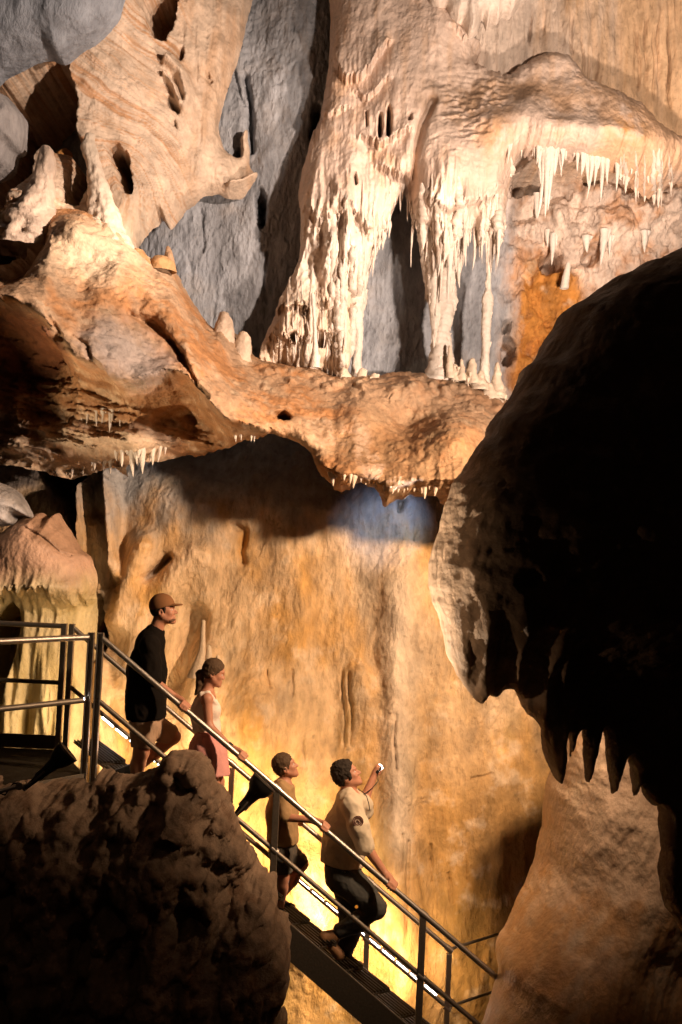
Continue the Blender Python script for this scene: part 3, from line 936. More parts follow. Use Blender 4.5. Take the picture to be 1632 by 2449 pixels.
o = relief('drapery', [(1004, -140), (1300, -140), (1290, -30), (1240, 20), (1218, 50), (1200, 44), (1188, 62), (1172, 56), (1164, 78), (1152, 50), (1140, 84), (1128, 96), (1116, 92), (1104, 60), (1092, 66), (1074, 46), (1066, 20), (1052, 28), (1030, 16), (1018, -20)], 10.95, .0115,
           g_coarse, lambda PX, PY, d, X, Z, Yc: (Yc - .10 * ridged(X, X * 0, Z * .1, 4.2, 2, .5, 5)).astype(np.float32),
           lambda PX, PY, X, Y, Z, d: np.broadcast_to(rgb(.66, .55, .46), X.shape + (3,)) * (1 + .3 * fbm(X, Y, Z * .2, 6, 3, .6, 4))[..., None],
           M_FLOW, .012, 6, lambda PX, PY, X, Y, Z, d: (.015 * fbm(X, Y, Z * .4, 8, 4, .6, 3)).astype(np.float32))
tag(o, 'pleated pale drapery hanging at the top edge above the flowstone cascade', 'drapery')

# ---- capped column on the left, behind the platform
I_OUT = [(-80, 1330), (-20, 1300), (24, 1262), (60, 1238), (100, 1226), (118, 1238), (140, 1226), (152, 1246), (176, 1278), (198, 1314), (218, 1330), (232, 1366), (238, 1394), (230, 1430), (220, 1470), (222, 1600), (214, 1750), (205, 1960), (-80, 1960)]


def i_coarse(PX, PY, d, X, Z):
    y = 10.15 + .28 * ss(1400, 1470, PY) - .12 * gau(PX, PY, 120, 1340, 120, 70)
    return (y + roll_edge(d, .42, .55)).astype(np.float32)


def i_fine(PX, PY, d, X, Z, Yc):
    fl = ss(1360, 1420, PY)
    Y = Yc + .05 * fbm(X, Z, X * 0, 2, 4, .5, 3)
    Y -= fl * (.16 * ridged(X, X * 0, Z * .1, 3.4, 2, .5, 7) + .05 * ridged(X, X * 0, Z * .1, 9, 2, .5, 8))
    Y += lip(PX, PY, [(-40, 1400), (30, 1420), (90, 1408), (150, 1430), (220, 1440)], .10, 46, 26, .055, 12)
    Y += 1.0 * ss(-4, 12, hole(PX, PY, [(0, 1470), (24, 1440), (48, 1456), (56, 1500), (40, 1560), (20, 1640), (0, 1700), (-40, 1640), (-40, 1500)]))
    Y += .05 * np.exp(-(line_d(PX, PY, [(60, 1262), (100, 1285), (140, 1320), (170, 1330)], 30) / 2.5) ** 2)
    return Y.astype(np.float32)


def i_col(PX, PY, X, Y, Z, d):
    n = fbm(X, Y, Z, 3, 4, .55, 5)
    c = cmix(np.broadcast_to(rgb(.50, .30, .19), X.shape + (3,)), rgb(.62, .50, .28), ss(1340, 1440, PY + 40 * n))
    c = cmix(c, rgb(.36, .26, .09), ss(.0, .4, fbm(X, Y, Z * .3, 4, 3, .6, 9)) * .6 * ss(1340, 1420, PY))
    return c * (1 + .25 * n)[..., None]


o = relief('calcite_column', I_OUT, 10.65, .0115, i_coarse, i_fine, i_col, M_FLOW, .02, 4,
           lambda PX, PY, X, Y, Z, d: (.014 * fbm(X, Y, Z * .6, 8, 4, .6, 3)).astype(np.float32))
tag(o, 'thick capped column with golden fluted sides behind the platform rail', 'column')

o = relief('rock', [(-60, 1190), (-20, 1150), (20, 1160), (55, 1182), (80, 1222), (84, 1240), (50, 1236), (40, 1256), (-10, 1262), (-60, 1262)], 10.5, .0125,
           lambda PX, PY, d, X, Z: (10.05 + roll_edge(d, .2, .4)).astype(np.float32), lambda PX, PY, d, X, Z, Yc: (Yc + .06 * fbm(X, Z, X * 0, 3, 3, .5, 3)).astype(np.float32),
           lambda PX, PY, X, Y, Z, d: np.broadcast_to(rgb(.42, .38, .36), X.shape + (3,)) * (1 + .4 * fbm(X, Y, Z, 5, 3, .6, 4))[..., None],
           M_GREY, .02, 4, lambda PX, PY, X, Y, Z, d: (.02 * fbm(X, Y, Z, 7, 4, .6, 3)).astype(np.float32))
tag(o, 'small grey rock knob above the capped column at the left edge', 'rock')

# ---- dark hanging rock, right foreground
J_OUT = [(2750, 380), (1900, 520), (1700, 568), (1632, 596), (1580, 622), (1545, 640), (1520, 644), (1498, 660), (1450, 678), (1396, 718), (1345, 748), (1322, 790), (1300, 822), (1285, 853), (1250, 884), (1228, 936), (1197, 978), (1166, 1020), (1155, 1051), (1130, 1082), (1104, 1129), (1082, 1156), (1062, 1218), (1051, 1270), (1030, 1342), (1028, 1384), (1035, 1436), (1051, 1488), (1060, 1550), (1082, 1602), (1104, 1634), (1128, 1664), (1140, 1670), (1148, 1658), (1158, 1652), (1180, 1660), (1200, 1640), (1214, 1636),
         (1228, 1655), (1248, 1696), (1270, 1716), (1284, 1760), (1300, 1815), (1326, 1858), (1334, 1790), (1338, 1750), (1343, 1735), (1350, 1760), (1354, 1802), (1362, 1760), (1372, 1738), (1380, 1736), (1385, 1790), (1396, 1866), (1412, 1820), (1424, 1770), (1432, 1736), (1440, 1760), (1446, 1820), (1456, 1892), (1474, 1840), (1490, 1798), (1500, 1830), (1508, 1900), (1516, 1872), (1524, 1864), (1532, 1895), (1551, 1920), (1560, 1912), (1570, 1938),
         (1568, 1980), (1572, 2024), (1564, 2074), (1580, 2150), (1606, 2190), (1632, 2236), (1700, 2320), (1900, 2400), (2750, 2500)]


def j_coarse(PX, PY, d, X, Z):
    low = ss(1480, 1660, PY)
    y = mix(5.9, 6.62, low)
    return (y + mix(roll_edge(d, .52, 1.0), roll_edge(d, .07, .20), low)).astype(np.float32)


def j_fine(PX, PY, d, X, Z, Yc):
    Y = Yc + .20 * fbm(X, Z, X * 0, 1.4, 4, .5, 121) * (1 - .8 * ss(1560, 1700, PY))
    fr = ss(1400, 1520, PY) * (1 - ss(1330, 1420, PX))
    Y -= fr * (.15 * ridged(X + .12 * Z, X * 0, Z * .08, 6.5, 1, .5, 124) + .03 * ridged(X + .12 * Z, X * 0, Z * .1, 15, 2, .5, 126))
    rim = (1 - ss(.0, .5, d)) * ss(1100, 1250, PY)
    Y -= rim * .05 * ridged(d * 1.0 + .02 * Z, X * 0, Z * .25, 9, 2, .5, 127)
    pk = ss(1050, 1300, PY) * (1 - fr)
    f1, f2 = worley(X, X * 0, Z, 6.5, 19)
    inn = ss(.12, .5, d)
    Y += .06 * (.5 - f1) * (.3 + .7 * inn) + .05 * pk * perlin(X * 9, Z * 9, X * 0, 6) * inn
    return Y.astype(np.float32)


def j_col(PX, PY, X, Y, Z, d):
    n = fbm(X, Y, Z, 4, 5, .6, 131)
    c = cmix(np.broadcast_to(rgb(.15, .095, .058), X.shape + (3,)), rgb(.34, .22, .14), ss(.10, .34, n) * .6)
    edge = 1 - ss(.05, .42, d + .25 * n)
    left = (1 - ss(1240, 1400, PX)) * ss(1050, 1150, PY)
    c = cmix(c, rgb(.62, .44, .30), edge * left)  # lit left rim painted paler along the edge of the same rock
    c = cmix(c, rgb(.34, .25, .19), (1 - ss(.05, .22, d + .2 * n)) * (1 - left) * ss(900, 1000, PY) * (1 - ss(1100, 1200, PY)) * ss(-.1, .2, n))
    return c


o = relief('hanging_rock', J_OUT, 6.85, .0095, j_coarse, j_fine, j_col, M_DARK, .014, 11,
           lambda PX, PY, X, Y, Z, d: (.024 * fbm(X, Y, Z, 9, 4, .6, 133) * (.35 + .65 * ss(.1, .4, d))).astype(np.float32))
tag(o, 'black hanging rock mass with pointed stalactites, filling the right foreground', 'rock')

# ---- pale mound, lower right
L_OUT = [(2500, 1480), (1900, 1500), (1500, 1540), (1380, 1640), (1338, 1740), (1326, 1840), (1312, 1888), (1308, 1955), (1296, 2037), (1284, 2078), (1254, 2132), (1220, 2190), (1186, 2236), (1180, 2262), (1184, 2290), (1166, 2330), (1136, 2396), (1106, 2460), (1060, 2640), (1900, 2700), (2500, 2700)]


def l_coarse(PX, PY, d, X, Z):
    y = 8.0 - .5 * ss(2050, 2500, PY) + .35 * ss(1400, 1650, PX) * ss(2150, 2400, PY)
    return (y + roll_edge(d, .65, .9)).astype(np.float32)


def l_fine(PX, PY, d, X, Z, Yc):
    Y = Yc + .16 * fbm(X, Z, X * 0, 1.2, 4, .5, 141)
    sl = X * .62 + Z * .78
    Y -= .05 * ridged(X * .9 - Z * .45, X * 0, sl * .15, 3.2, 3, .55, 146) * ss(1880, 2050, PY)
    f1, f2 = worley(X, X * 0, Z, 6, 23)
    Y += .05 * (f1 - .4) * gau(PX, PY, 1380, 1880, 90, 90)
    return Y.astype(np.float32)


def l_col(PX, PY, X, Y, Z, d):
    n = fbm(X, Y, Z, 2, 4, .55, 151)
    n2 = fbm(X, Y, Z, 6, 4, .6, 153)
    c = cmix(np.broadcast_to(rgb(.68, .49, .33), X.shape + (3,)), rgb(.54, .31, .14), ss(-.1, .35, n + .4 * n2 + .5 * ss(1950, 2250, PY) - .3))
    stq = fbm(X * .9 - Z * .45, Y, (X * .62 + Z * .78) * .12, 4.5, 4, .6, 155)
    c = cmix(c, rgb(.66, .50, .34), ss(.0, .4, stq) * .7)
    c = cmix(c, rgb(.38, .20, .09), ss(.0, .4, -stq) * .5)
    return c * (1 + .25 * n2)[..., None]


o = relief('rock_mound', L_OUT, 8.75, .012, l_coarse, l_fine, l_col, M_FLOW, .025, 4,
           lambda PX, PY, X, Y, Z, d: (.012 * fbm(X, Y, Z, 7, 4, .6, 143)).astype(np.float32))
tag(o, 'pale brown rock mound at lower right, seen between the black stalactites', 'rock')

# ---- foreground boulder, lower left
MB_OUT = [(-200, 1900), (0, 1888), (54, 1872), (100, 1892), (196, 1888), (212, 1864), (240, 1870), (308, 1866), (357, 1850), (380, 1826), (404, 1808), (432, 1804), (470, 1814), (497, 1836), (508, 1872), (530, 1905), (545, 1940), (580, 2004), (604, 2058), (606, 2100), (640, 2110), (657, 2130), (662, 2176), (688, 2220), (699, 2264), (694, 2326), (672, 2380), (690, 2460), (720, 2620), (-200, 2620)]


def m_coarse(PX, PY, d, X, Z):
    return (6.7 - .35 * ss(2000, 2450, PY) + roll_edge(d, .75, .95)).astype(np.float32)


def m_fine(PX, PY, d, X, Z, Yc):
    wx, wz = .16 * fbm(X, Z, X * 0, 2.4, 3, .5, 161), .16 * fbm(X, Z, X * 0 + 4, 2.4, 3, .5, 163)
    Y = Yc + .22 * fbm(X, Z, X * 0, 1.3, 3, .5, 165)
    f1, f2 = worley(X + wx, X * 0, (Z + wz) * .66, 5.2, 29)
    g1, g2 = worley(X + wx, X * 0 + 3, (Z + wz) * .8, 11, 31)
    Y += .42 * np.maximum(.75 - f1 * f1, 0) * (.3 + ss(-.2, .25, fbm(X, Z, X * 0, 1.9, 3, .5, 168))) + .10 * np.maximum(.6 - g1 * g1, 0) - .10 * ss(.0, .5, fbm(X, Z, X * 0, 2.2, 2, .5, 167))
    Y -= .12 * gau(PX, PY, 430, 1850, 60, 50)
    return Y.astype(np.float32)


def m_col(PX, PY, X, Y, Z, d):
    n = fbm(X, Y, Z, 5, 4, .6, 171)
    wx, wz = .16 * fbm(X, Z, X * 0, 2.4, 3, .5, 161), .16 * fbm(X, Z, X * 0 + 4, 2.4, 3, .5, 163)
    f1, f2 = worley(X + wx, X * 0, (Z + wz) * .66, 5.2, 29)
    c = cmix(np.broadcast_to(rgb(.23, .155, .105), X.shape + (3,)), rgb(.13, .075, .045), ss(-.05, .40, n))
    return c


o = relief('boulder', MB_OUT, 7.5, .0105, m_coarse, m_fine, m_col, M_DARK, .05, 7,
           lambda PX, PY, X, Y, Z, d: (.05 * fbm(X, Y, Z, 6, 6, .64, 173) + .03 * ridged(X, Y, Z, 5, 3, .5, 175) - .035 * (worley(X, Y, Z, 9, 33)[0] - .4)).astype(np.float32))
tag(o, 'large pitted brown boulder in the lower left foreground', 'boulder')

# ================================================================== stalactites, columns, stalagmites
bpy.context.view_layer.update()


def hit(obj, px, py):
    d = at(px, py, 10.0)
    d.normalize()
    ok, loc, n, i = obj.ray_cast(Vector((0, 0, 0)), d)
    return loc if ok else None


def lathe_np(spine, radii, segs=10, seed=0, rough=0.1, nf=18.0, oval=1.0):
    """a tube along a spine (n,3) with a radius per ring, closed at both ends and roughened"""
    spine = np.asarray(spine, np.float32)
    radii = np.asarray(radii, np.float32)
    n = len(spine)
    a = np.linspace(0, 2 * np.pi, segs, endpoint=False, dtype=np.float32)
    dirs = np.stack([np.cos(a), np.sin(a) * oval, a * 0], 1)
    P = spine[:, None, :] + radii[:, None, None] * dirs[None]
    nz = fbm(P[..., 0], P[..., 1], P[..., 2] * .30, nf * .8, 3, .6, seed) + .5 * fbm(P[..., 0], P[..., 1], P[..., 2], nf * 1.2, 2, .5, seed + 7)
    P = spine[:, None, :] + (radii[:, None, None] * (1 + rough * 2.2 * nz[..., None])) * dirs[None]
    V = P.reshape(-1, 3)
    i = np.arange(n * segs).reshape(n, segs)
    j = np.roll(i, -1, 1)
    F = np.stack([i[:-1], j[:-1], j[1:], i[1:]], -1).reshape(-1, 4)
    return V, F


def drip(base, length, r, seed, segs=8, rings=9, bend=.04, rough=.12, power=.75, up=False):
    rnd = random.Random(seed)
    t = np.linspace(0, 1, rings)
    bx, by = rnd.uniform(-bend, bend) * length, rnd.uniform(-bend, bend) * length
    s = 1 if up else -1
    sp = np.stack([base[0] + bx * t ** 2, base[1] + by * t ** 2, base[2] + s * length * t], 1)
    rr = r * ((1 - t) ** power * .9 + .1 * (1 - t)) + .0022
    rr[-1] = .0012
    return lathe_np(sp, rr, segs, seed, rough)


def join(parts):
    V, F, o = [], [], 0
    for v, f in parts:
        V.append(v)
        F.append(f + o)
        o += len(v)
    return np.concatenate(V), np.concatenate(F)


def white(n, c=(.66, .58, .50)):
    return np.broadcast_to(rgb(*c), (n, 3))


def fringe(parent, edge, n, lmin, lmax, r0, r1, seed, inset=10, c=(.66, .58, .50), dy=.02):
    rnd = random.Random(seed)
    xs, ys = [p[0] for p in edge], [p[1] for p in edge]
    for k in range(n):
        x = xs[0] + (xs[-1] - xs[0]) * (k + rnd.uniform(.1, .9)) / n
        y = float(np.interp(x, xs, ys)) - inset - rnd.uniform(0, 8)
        loc = hit(parent, x, y)
        if loc is None or loc.y > 12.2:
            continue
        q = rnd.random() ** 1.8
        L = mix(lmin, lmax, q) * loc.y / FPX
        r = mix(r0, r1, rnd.random() * .4 + q * .6)
        ps = [drip(loc + Vector((0, dy, .02)), L + .03, r, seed * 100 + k, 8, 11, .08, .22)]
        for q in range(rnd.choice((0, 1, 2, 3))):
            ps.append(drip(loc + Vector((rnd.uniform(-1.6, 1.6) * r, dy + rnd.uniform(-.5, .8) * r, .02)), (L + .03) * rnd.uniform(.2, .7), r * rnd.uniform(.5, 1.0), seed * 100 + k + 37 * q, 7, 8, .08, .25))
        v, f = join(ps)
        np_mesh('stalactite', v, f, M_CALC, white(len(v), c), parent=parent)


fringe(casc, [(1215, 385), (1240, 392), (1330, 398), (1400, 405), (1450, 418), (1500, 436), (1560, 458)], 16, 8, 66, .008, .034, 1, 34)
fringe(casc, [(1284, 396), (1352, 400)], 11, 40, 190, .026, .060, 2, 38)
fringe(casc, [(1380, 404), (1460, 420)], 8, 24, 130, .018, .042, 3, 34)
fringe(casc, [(988, 530), (1010, 545), (1030, 570), (1050, 630), (1080, 615), (1112, 590), (1146, 575), (1180, 575), (1206, 545)], 15, 20, 140, .012, .040, 4, 16)
fringe(casc, [(892, 600), (930, 530), (945, 490), (968, 450), (980, 500)], 9, 20, 60, .010, .02, 5)
fringe(casc, [(700, 775), (740, 770), (790, 760)], 9, 40, 95, .007, .013, 6, 0)
wall = bpy.data.objects['cave_wall']
for k, (x, y, L, r) in enumerate([(1308, 556, 30, 7), (1322, 566, 64, 9), (1402, 572, 26, 12), (1445, 556, 74, 12), (1458, 570, 36, 7), (1284, 470, 60, 10), (1306, 478, 84, 12), (1540, 560, 40, 10)]):
    loc = hit(wall, x, y)
    v, f = join([drip(loc + Vector((0, -.02, .03)), (L + 14) * loc.y / FPX, r * loc.y / FPX, 900 + k, 8, 10, .08, .25), drip(loc + Vector((.04, -.01, .03)), L * .5 * loc.y / FPX, r * .8 * loc.y / FPX, 950 + k, 8, 10, .08, .25)])
    np_mesh('stalactite', v, f, M_CALC, white(len(v)), parent=wall)
fringe(ledge, [(165, 1135), (230, 1120), (300, 1120), (400, 1088)], 10, 10, 40, .014, .038, 7, 14)
fringe(ledge, [(190, 985), (240, 985), (290, 990)], 6, 25, 60, .012, .03, 8, 0)
fringe(ledge, [(270, 1085), (310, 1080), (390, 1075)], 7, 18, 64, .018, .042, 9, 0)
fringe(ledge, [(555, 1045), (620, 1045)], 4, 10, 24, .008, .014, 10, 2)
fringe(ledge, [(790, 1150), (850, 1150), (905, 1180), (960, 1182), (1050, 1180)], 20, 6, 30, .012, .034, 11, 12, (.64, .52, .42))


def column(px_list, Y, seed, rough, name, label, cat, mat, c, group=None, segs=22, side=0, nf=16.0):
    """knobbly calcite column or stalagmite along photo points (x, y, half-width), standing at depth Y"""
    pts = np.array([list(at(p[0], p[1], Y)) + [p[2] * Y / FPX] for p in px_list])
    L = np.concatenate([[0], np.cumsum(np.linalg.norm(np.diff(pts[:, :3], axis=0), axis=1))])
    m = max(10, int(L[-1] / .014))
    t = np.linspace(0, L[-1], m)
    sp = np.stack([np.interp(t, L, pts[:, i]) for i in range(3)], 1)
    r = np.interp(t, L, pts[:, 3])
    k = np.ones(5) / 5
    r = np.convolve(np.pad(r, 2, mode='edge'), k, 'valid')
    r[0] = r[0] * .3 if px_list[0][2] < 14 else r[0]
    parts = [lathe_np(sp, r, segs, seed, rough, nf)]
    # knobs ("cave popcorn") budding from the shaft
    rnd = random.Random(seed)
    for s in range(side):
        i = rnd.randrange(2, m - 2)
        a = rnd.uniform(0, 2 * math.pi)
        b = Vector(sp[i]) + Vector((math.cos(a), math.sin(a), 0)) * float(r[i]) * .85
        parts.append(drip(b + Vector((0, 0, .02)), rnd.uniform(.04, .16), rnd.uniform(.010, .024), seed * 31 + s, 7, 7, .15, .2))
    v, f = join(parts)
    o = np_mesh(name, v, f, mat, white(len(v), c))
    return tag(o, label, cat, group)


PALEC = (.66, .57, .48)


def strands(parent, zones, seed, c=(.64, .54, .45)):
    """drip strands that run down the face of the flowstone and hang free below its edge"""
    rnd = random.Random(seed)
    parts = []
    for (x0, x1, y0, y1, n, over, r0, r1) in zones:
        for k in range(n):
            x = x0 + (x1 - x0) * (k + rnd.random()) / n
            y = rnd.uniform(y0, y1)
            pts = []
            while len(pts) < 40:
                loc = hit(parent, x + rnd.uniform(-.8, .8), y)
                if loc is None or loc.y > 12.0 or (pts and abs(loc.y - pts[-1].y) > .28):
                    break
                pts.append(loc)
                y += 9
            if len(pts) < 2:
                continue
            r = mix(r0, r1, rnd.random() ** 2.2)
            L = over * rnd.random() ** 1.7 * pts[-1].y / FPX + .03
            e = pts[-1]
            m = 5
            sp = pts + [Vector((e.x, e.y, e.z - L * (q + 1) / m)) for q in range(m)]
            rr = [r * min(1, .25 + .22 * i) for i in range(len(pts))] + [r * (1 - (q + 1) / m) ** .8 + .002 for q in range(m)]
            sp = np.array([p[:] for p in sp])
            ts = np.linspace(0, 1, len(sp))
            tn = np.linspace(0, 1, len(sp) * 3)
            sp2 = np.stack([np.interp(tn, ts, sp[:, i]) for i in range(3)], 1)
            sp2[:, 0] += .35 * r * np.interp(tn, np.linspace(0, 1, 6), [rnd.uniform(-1, 1) for _ in range(6)])
            parts.append(lathe_np(sp2, np.interp(tn, ts, rr), 10, seed * 77 + len(parts), .34, 22))
    v, f = join(parts)
    o = np_mesh('drip_strands', v, f, M_CALC, white(len(v), c), parent=parent)
    return tag(o, kind='stuff')


strands(casc, [(985, 1210, 410, 540, 26, 110, .014, .060), (985, 1210, 500, 560, 16, 50, .008, .018), (790, 985, 400, 640, 22, 60, .012, .050), (625, 800, 640, 820, 24, 40, .010, .034), (1215, 1620, 350, 415, 30, 50, .010, .040)], 3)
column([(902, 540, 20), (884, 600, 22), (868, 650, 17), (856, 690, 24), (850, 722, 27), (852, 762, 15), (857, 800, 12), (855, 860, 11), (853, 900, 15), (850, 930, 24)], 11.5, 21, .20,
       'calcite_column', 'slim knobbly white column left of the dark gap under the cascade', 'column', M_CALC, PALEC, None, 24, 22)
def bundle(strands, Y, seed, name, label, cat):
    """a column grown together from several strands"""
    rnd = random.Random(seed)
    parts = []
    for n, st in enumerate(strands):
        Ys = Y + rnd.uniform(-.08, .08)
        pts = np.array([list(at(p[0], p[1], Ys)) + [p[2] * Ys / FPX] for p in st])
        L = np.concatenate([[0], np.cumsum(np.linalg.norm(np.diff(pts[:, :3], axis=0), axis=1))])
        m = max(8, int(L[-1] / .014))
        t = np.linspace(0, L[-1], m)
        sp = np.stack([np.interp(t, L, pts[:, i]) for i in range(3)], 1)
        r = np.interp(t, L, pts[:, 3])
        r = np.convolve(np.pad(r, 2, mode='edge'), np.ones(5) / 5, 'valid')
        parts.append(lathe_np(sp, r, 18, seed + n, .22, 16))
        for s in range(int(m * .30)):
            i = rnd.randrange(1, m - 1)
            a = rnd.uniform(math.pi, 2 * math.pi)
            b = Vector(sp[i]) + Vector((math.cos(a), math.sin(a), 0)) * float(r[i]) * .8
            parts.append(drip(b + Vector((0, 0, .02)), rnd.uniform(.03, .16), rnd.uniform(.010, .026), seed * 31 + n * 50 + s, 7, 7, .15, .25))
    v, f = join(parts)
    o = np_mesh(name, v, f, M_CALC, white(len(v), PALEC))
    return tag(o, label, cat)


bundle([[(1020, 545, 22), (1024, 600, 20), (1026, 650, 16), (1030, 700, 13), (1036, 742, 4)],
        [(1052, 560, 20), (1050, 620, 20), (1052, 680, 22), (1060, 720, 26), (1058, 780, 20), (1052, 840, 20), (1050, 880, 26), (1044, 915, 42)],
        [(1082, 545, 22), (1080, 620, 18), (1078, 680, 14), (1076, 725, 18), (1070, 780, 10), (1066, 815, 4)],
        [(1104, 560, 15), (1100, 620, 10), (1096, 672, 3)], [(1034, 560, 16), (1038, 640, 16), (1042, 730, 16), (1040, 790, 8), (1038, 830, 3)],
        [(1066, 780, 10), (1072, 840, 12), (1078, 890, 16), (1080, 915, 24)]], 11.25, 22,
       'calcite_column', 'broad knobbly white column hanging below the middle of the cascade', 'column')
column([(1182, 540, 24), (1176, 580, 14), (1170, 640, 6), (1168, 690, 6), (1168, 712, 14), (1164, 760, 12), (1162, 830, 10), (1160, 880, 12), (1158, 930, 14), (1152, 1000, 16)], 11.2, 23, .18,
       'calcite_column', 'thin straight white column beside the orange cavern wall', 'column', M_CALC, PALEC, None, 18, 14)
column([(748, 700, 5), (752, 760, 4), (755, 830, 6), (755, 880, 14)], 11.05, 24, .15, 'calcite_column', 'very thin white straw column on the left lobe of the cascade', 'column', M_CALC, PALEC, None, 10, 4)
column([(1350, 690, 10), (1354, 660, 9), (1358, 640, 7), (1360, 625, 4)][::-1], 11.7, 25, .1, 'stalagmite', 'short white stalagmite at the top edge of the orange cavern wall', 'stalagmite', M_CALC, PALEC)

column([(110, 348, 8), (113, 358, 16), (113, 385, 19), (104, 425, 25), (94, 460, 36), (80, 500, 52), (66, 545, 70), (60, 600, 84)], 9.95, 31, .22,
       'stalagmite', 'squat blunt stalagmite standing in the mouth of the large dark hollow', 'stalagmite', M_FLOW, (.62, .47, .36), None, 40, 0, 9)
column([(218, 318, 9), (214, 335, 13), (212, 352, 18), (222, 385, 19), (230, 420, 23), (238, 460, 27), (246, 500, 34), (254, 545, 44), (262, 590, 56), (266, 640, 64)], 10.15, 32, .22,
       'stalagmite', 'tall tapering cream stalagmite between the two dark hollows', 'stalagmite', M_FLOW, (.72, .58, .45), None, 40, 0, 9)
# finger stalagmites behind the stair
column([(487, 1482, 5), (486, 1500, 6), (485, 1530, 7), (483, 1560, 9), (478, 1580, 14), (470, 1620, 24)], 10.0, 33, .06, 'stalagmite', 'slender pale finger stalagmite on the wall behind the girl',
       'stalagmite', M_FLOW, (.70, .54, .38), None, 14)
column([(499, 1542, 5), (500, 1556, 7), (499, 1575, 10), (495, 1620, 20)], 10.02, 34, .1, 'stalagmite', 'stubby pale stalagmite just right of the slender finger one', 'stalagmite', M_FLOW, (.68, .52, .36), None, 14)
column([(521, 1566, 4), (522, 1578, 6), (521, 1610, 16)], 10.02, 35, .1, 'stalagmite', 'smallest pale stalagmite above the head of the girl', 'stalagmite', M_FLOW, (.68, .52, .36), None, 14)
# stumps on the ledge
for i, (x, y, h, r) in enumerate([(1076, 886, 60, 7), (1104, 892, 34, 9), (1090, 893, 22, 11), (1130, 900, 44, 11), (1150, 915, 30, 15), (868, 910, 30, 12), (896, 908, 16, 14), (822, 900, 22, 14), (1190, 936, 70, 14), (1172, 950, 34, 17)]):
    column([(x, y - h, r * .35), (x, y - h * .8, r * .6), (x, y - h * .4, r * .85), (x, y, r * 1.3), (x, y + 20, r * 1.8)], 11.1 + .03 * (i % 3), 40 + i, .34, 'stalagmite',
           'small white stalagmite on the ledge at the foot of the cascade', 'stalagmite', M_CALC, (.64, .51, .38), 'stalagmites along the ledge top', 14, 3)
column([(402, 588, 3), (404, 600, 8), (405, 618, 13), (404, 650, 15)], 10.6, 55, .12, 'stalagmite', 'small pointed orange stump against the grey slab, at the ledge top', 'stalagmite', M_ROUGH, (.55, .34, .2), None, 12)
column([(536, 745, 8), (538, 765, 20), (535, 790, 26), (528, 830, 34), (520, 870, 40)], 10.75, 56, .14, 'stalagmite', 'rounded tan stump in the notch between ledge and cascade', 'stalagmite', M_ROUGH, (.55, .40, .28), None, 24, 0, 7)
column([(582, 792, 8), (584, 805, 16), (580, 830, 22), (575, 870, 26)], 10.8, 57, .16, 'stalagmite', 'smaller knobbly tan stump just left of the foot of the cascade', 'stalagmite', M_ROUGH, (.55, .40, .28), None, 20, 0, 9)
column([(330, 598, 14), (334, 612, 22), (338, 640, 26)], 10.2, 58, .2, 'stalagmite', 'lumpy orange knob on the crest of the ledge', 'stalagmite', M_ROUGH, (.50, .27, .12), None, 20, 0, 9)
column([(385, 612, 12), (388, 622, 28), (388, 650, 32)], 10.3, 59, .16, 'stalagmite', 'flat-topped orange knob beside the pointed stump', 'stalagmite', M_ROUGH, (.55, .31, .14), None, 20, 0, 9)
fl = relief('rock_flake', [(124, 390), (142, 362), (166, 358), (168, 400), (160, 440), (152, 480), (130, 468), (118, 430)], 10.7, .013, lambda PX, PY, d, X, Z: (10.55 + roll_edge(d, .1, .25)).astype(np.float32),
            lambda PX, PY, d, X, Z, Yc: Yc, lambda PX, PY, X, Y, Z, d: np.broadcast_to(rgb(.42, .19, .05), X.shape + (3,)), M_ROUGH, .02, 5, lambda PX, PY, X, Y, Z, d: (.025 * fbm(X, Y, Z, 8, 4, .6, 3)).astype(np.float32))
tag(fl, 'rough orange rock flake behind the squat stalagmite', 'rock')

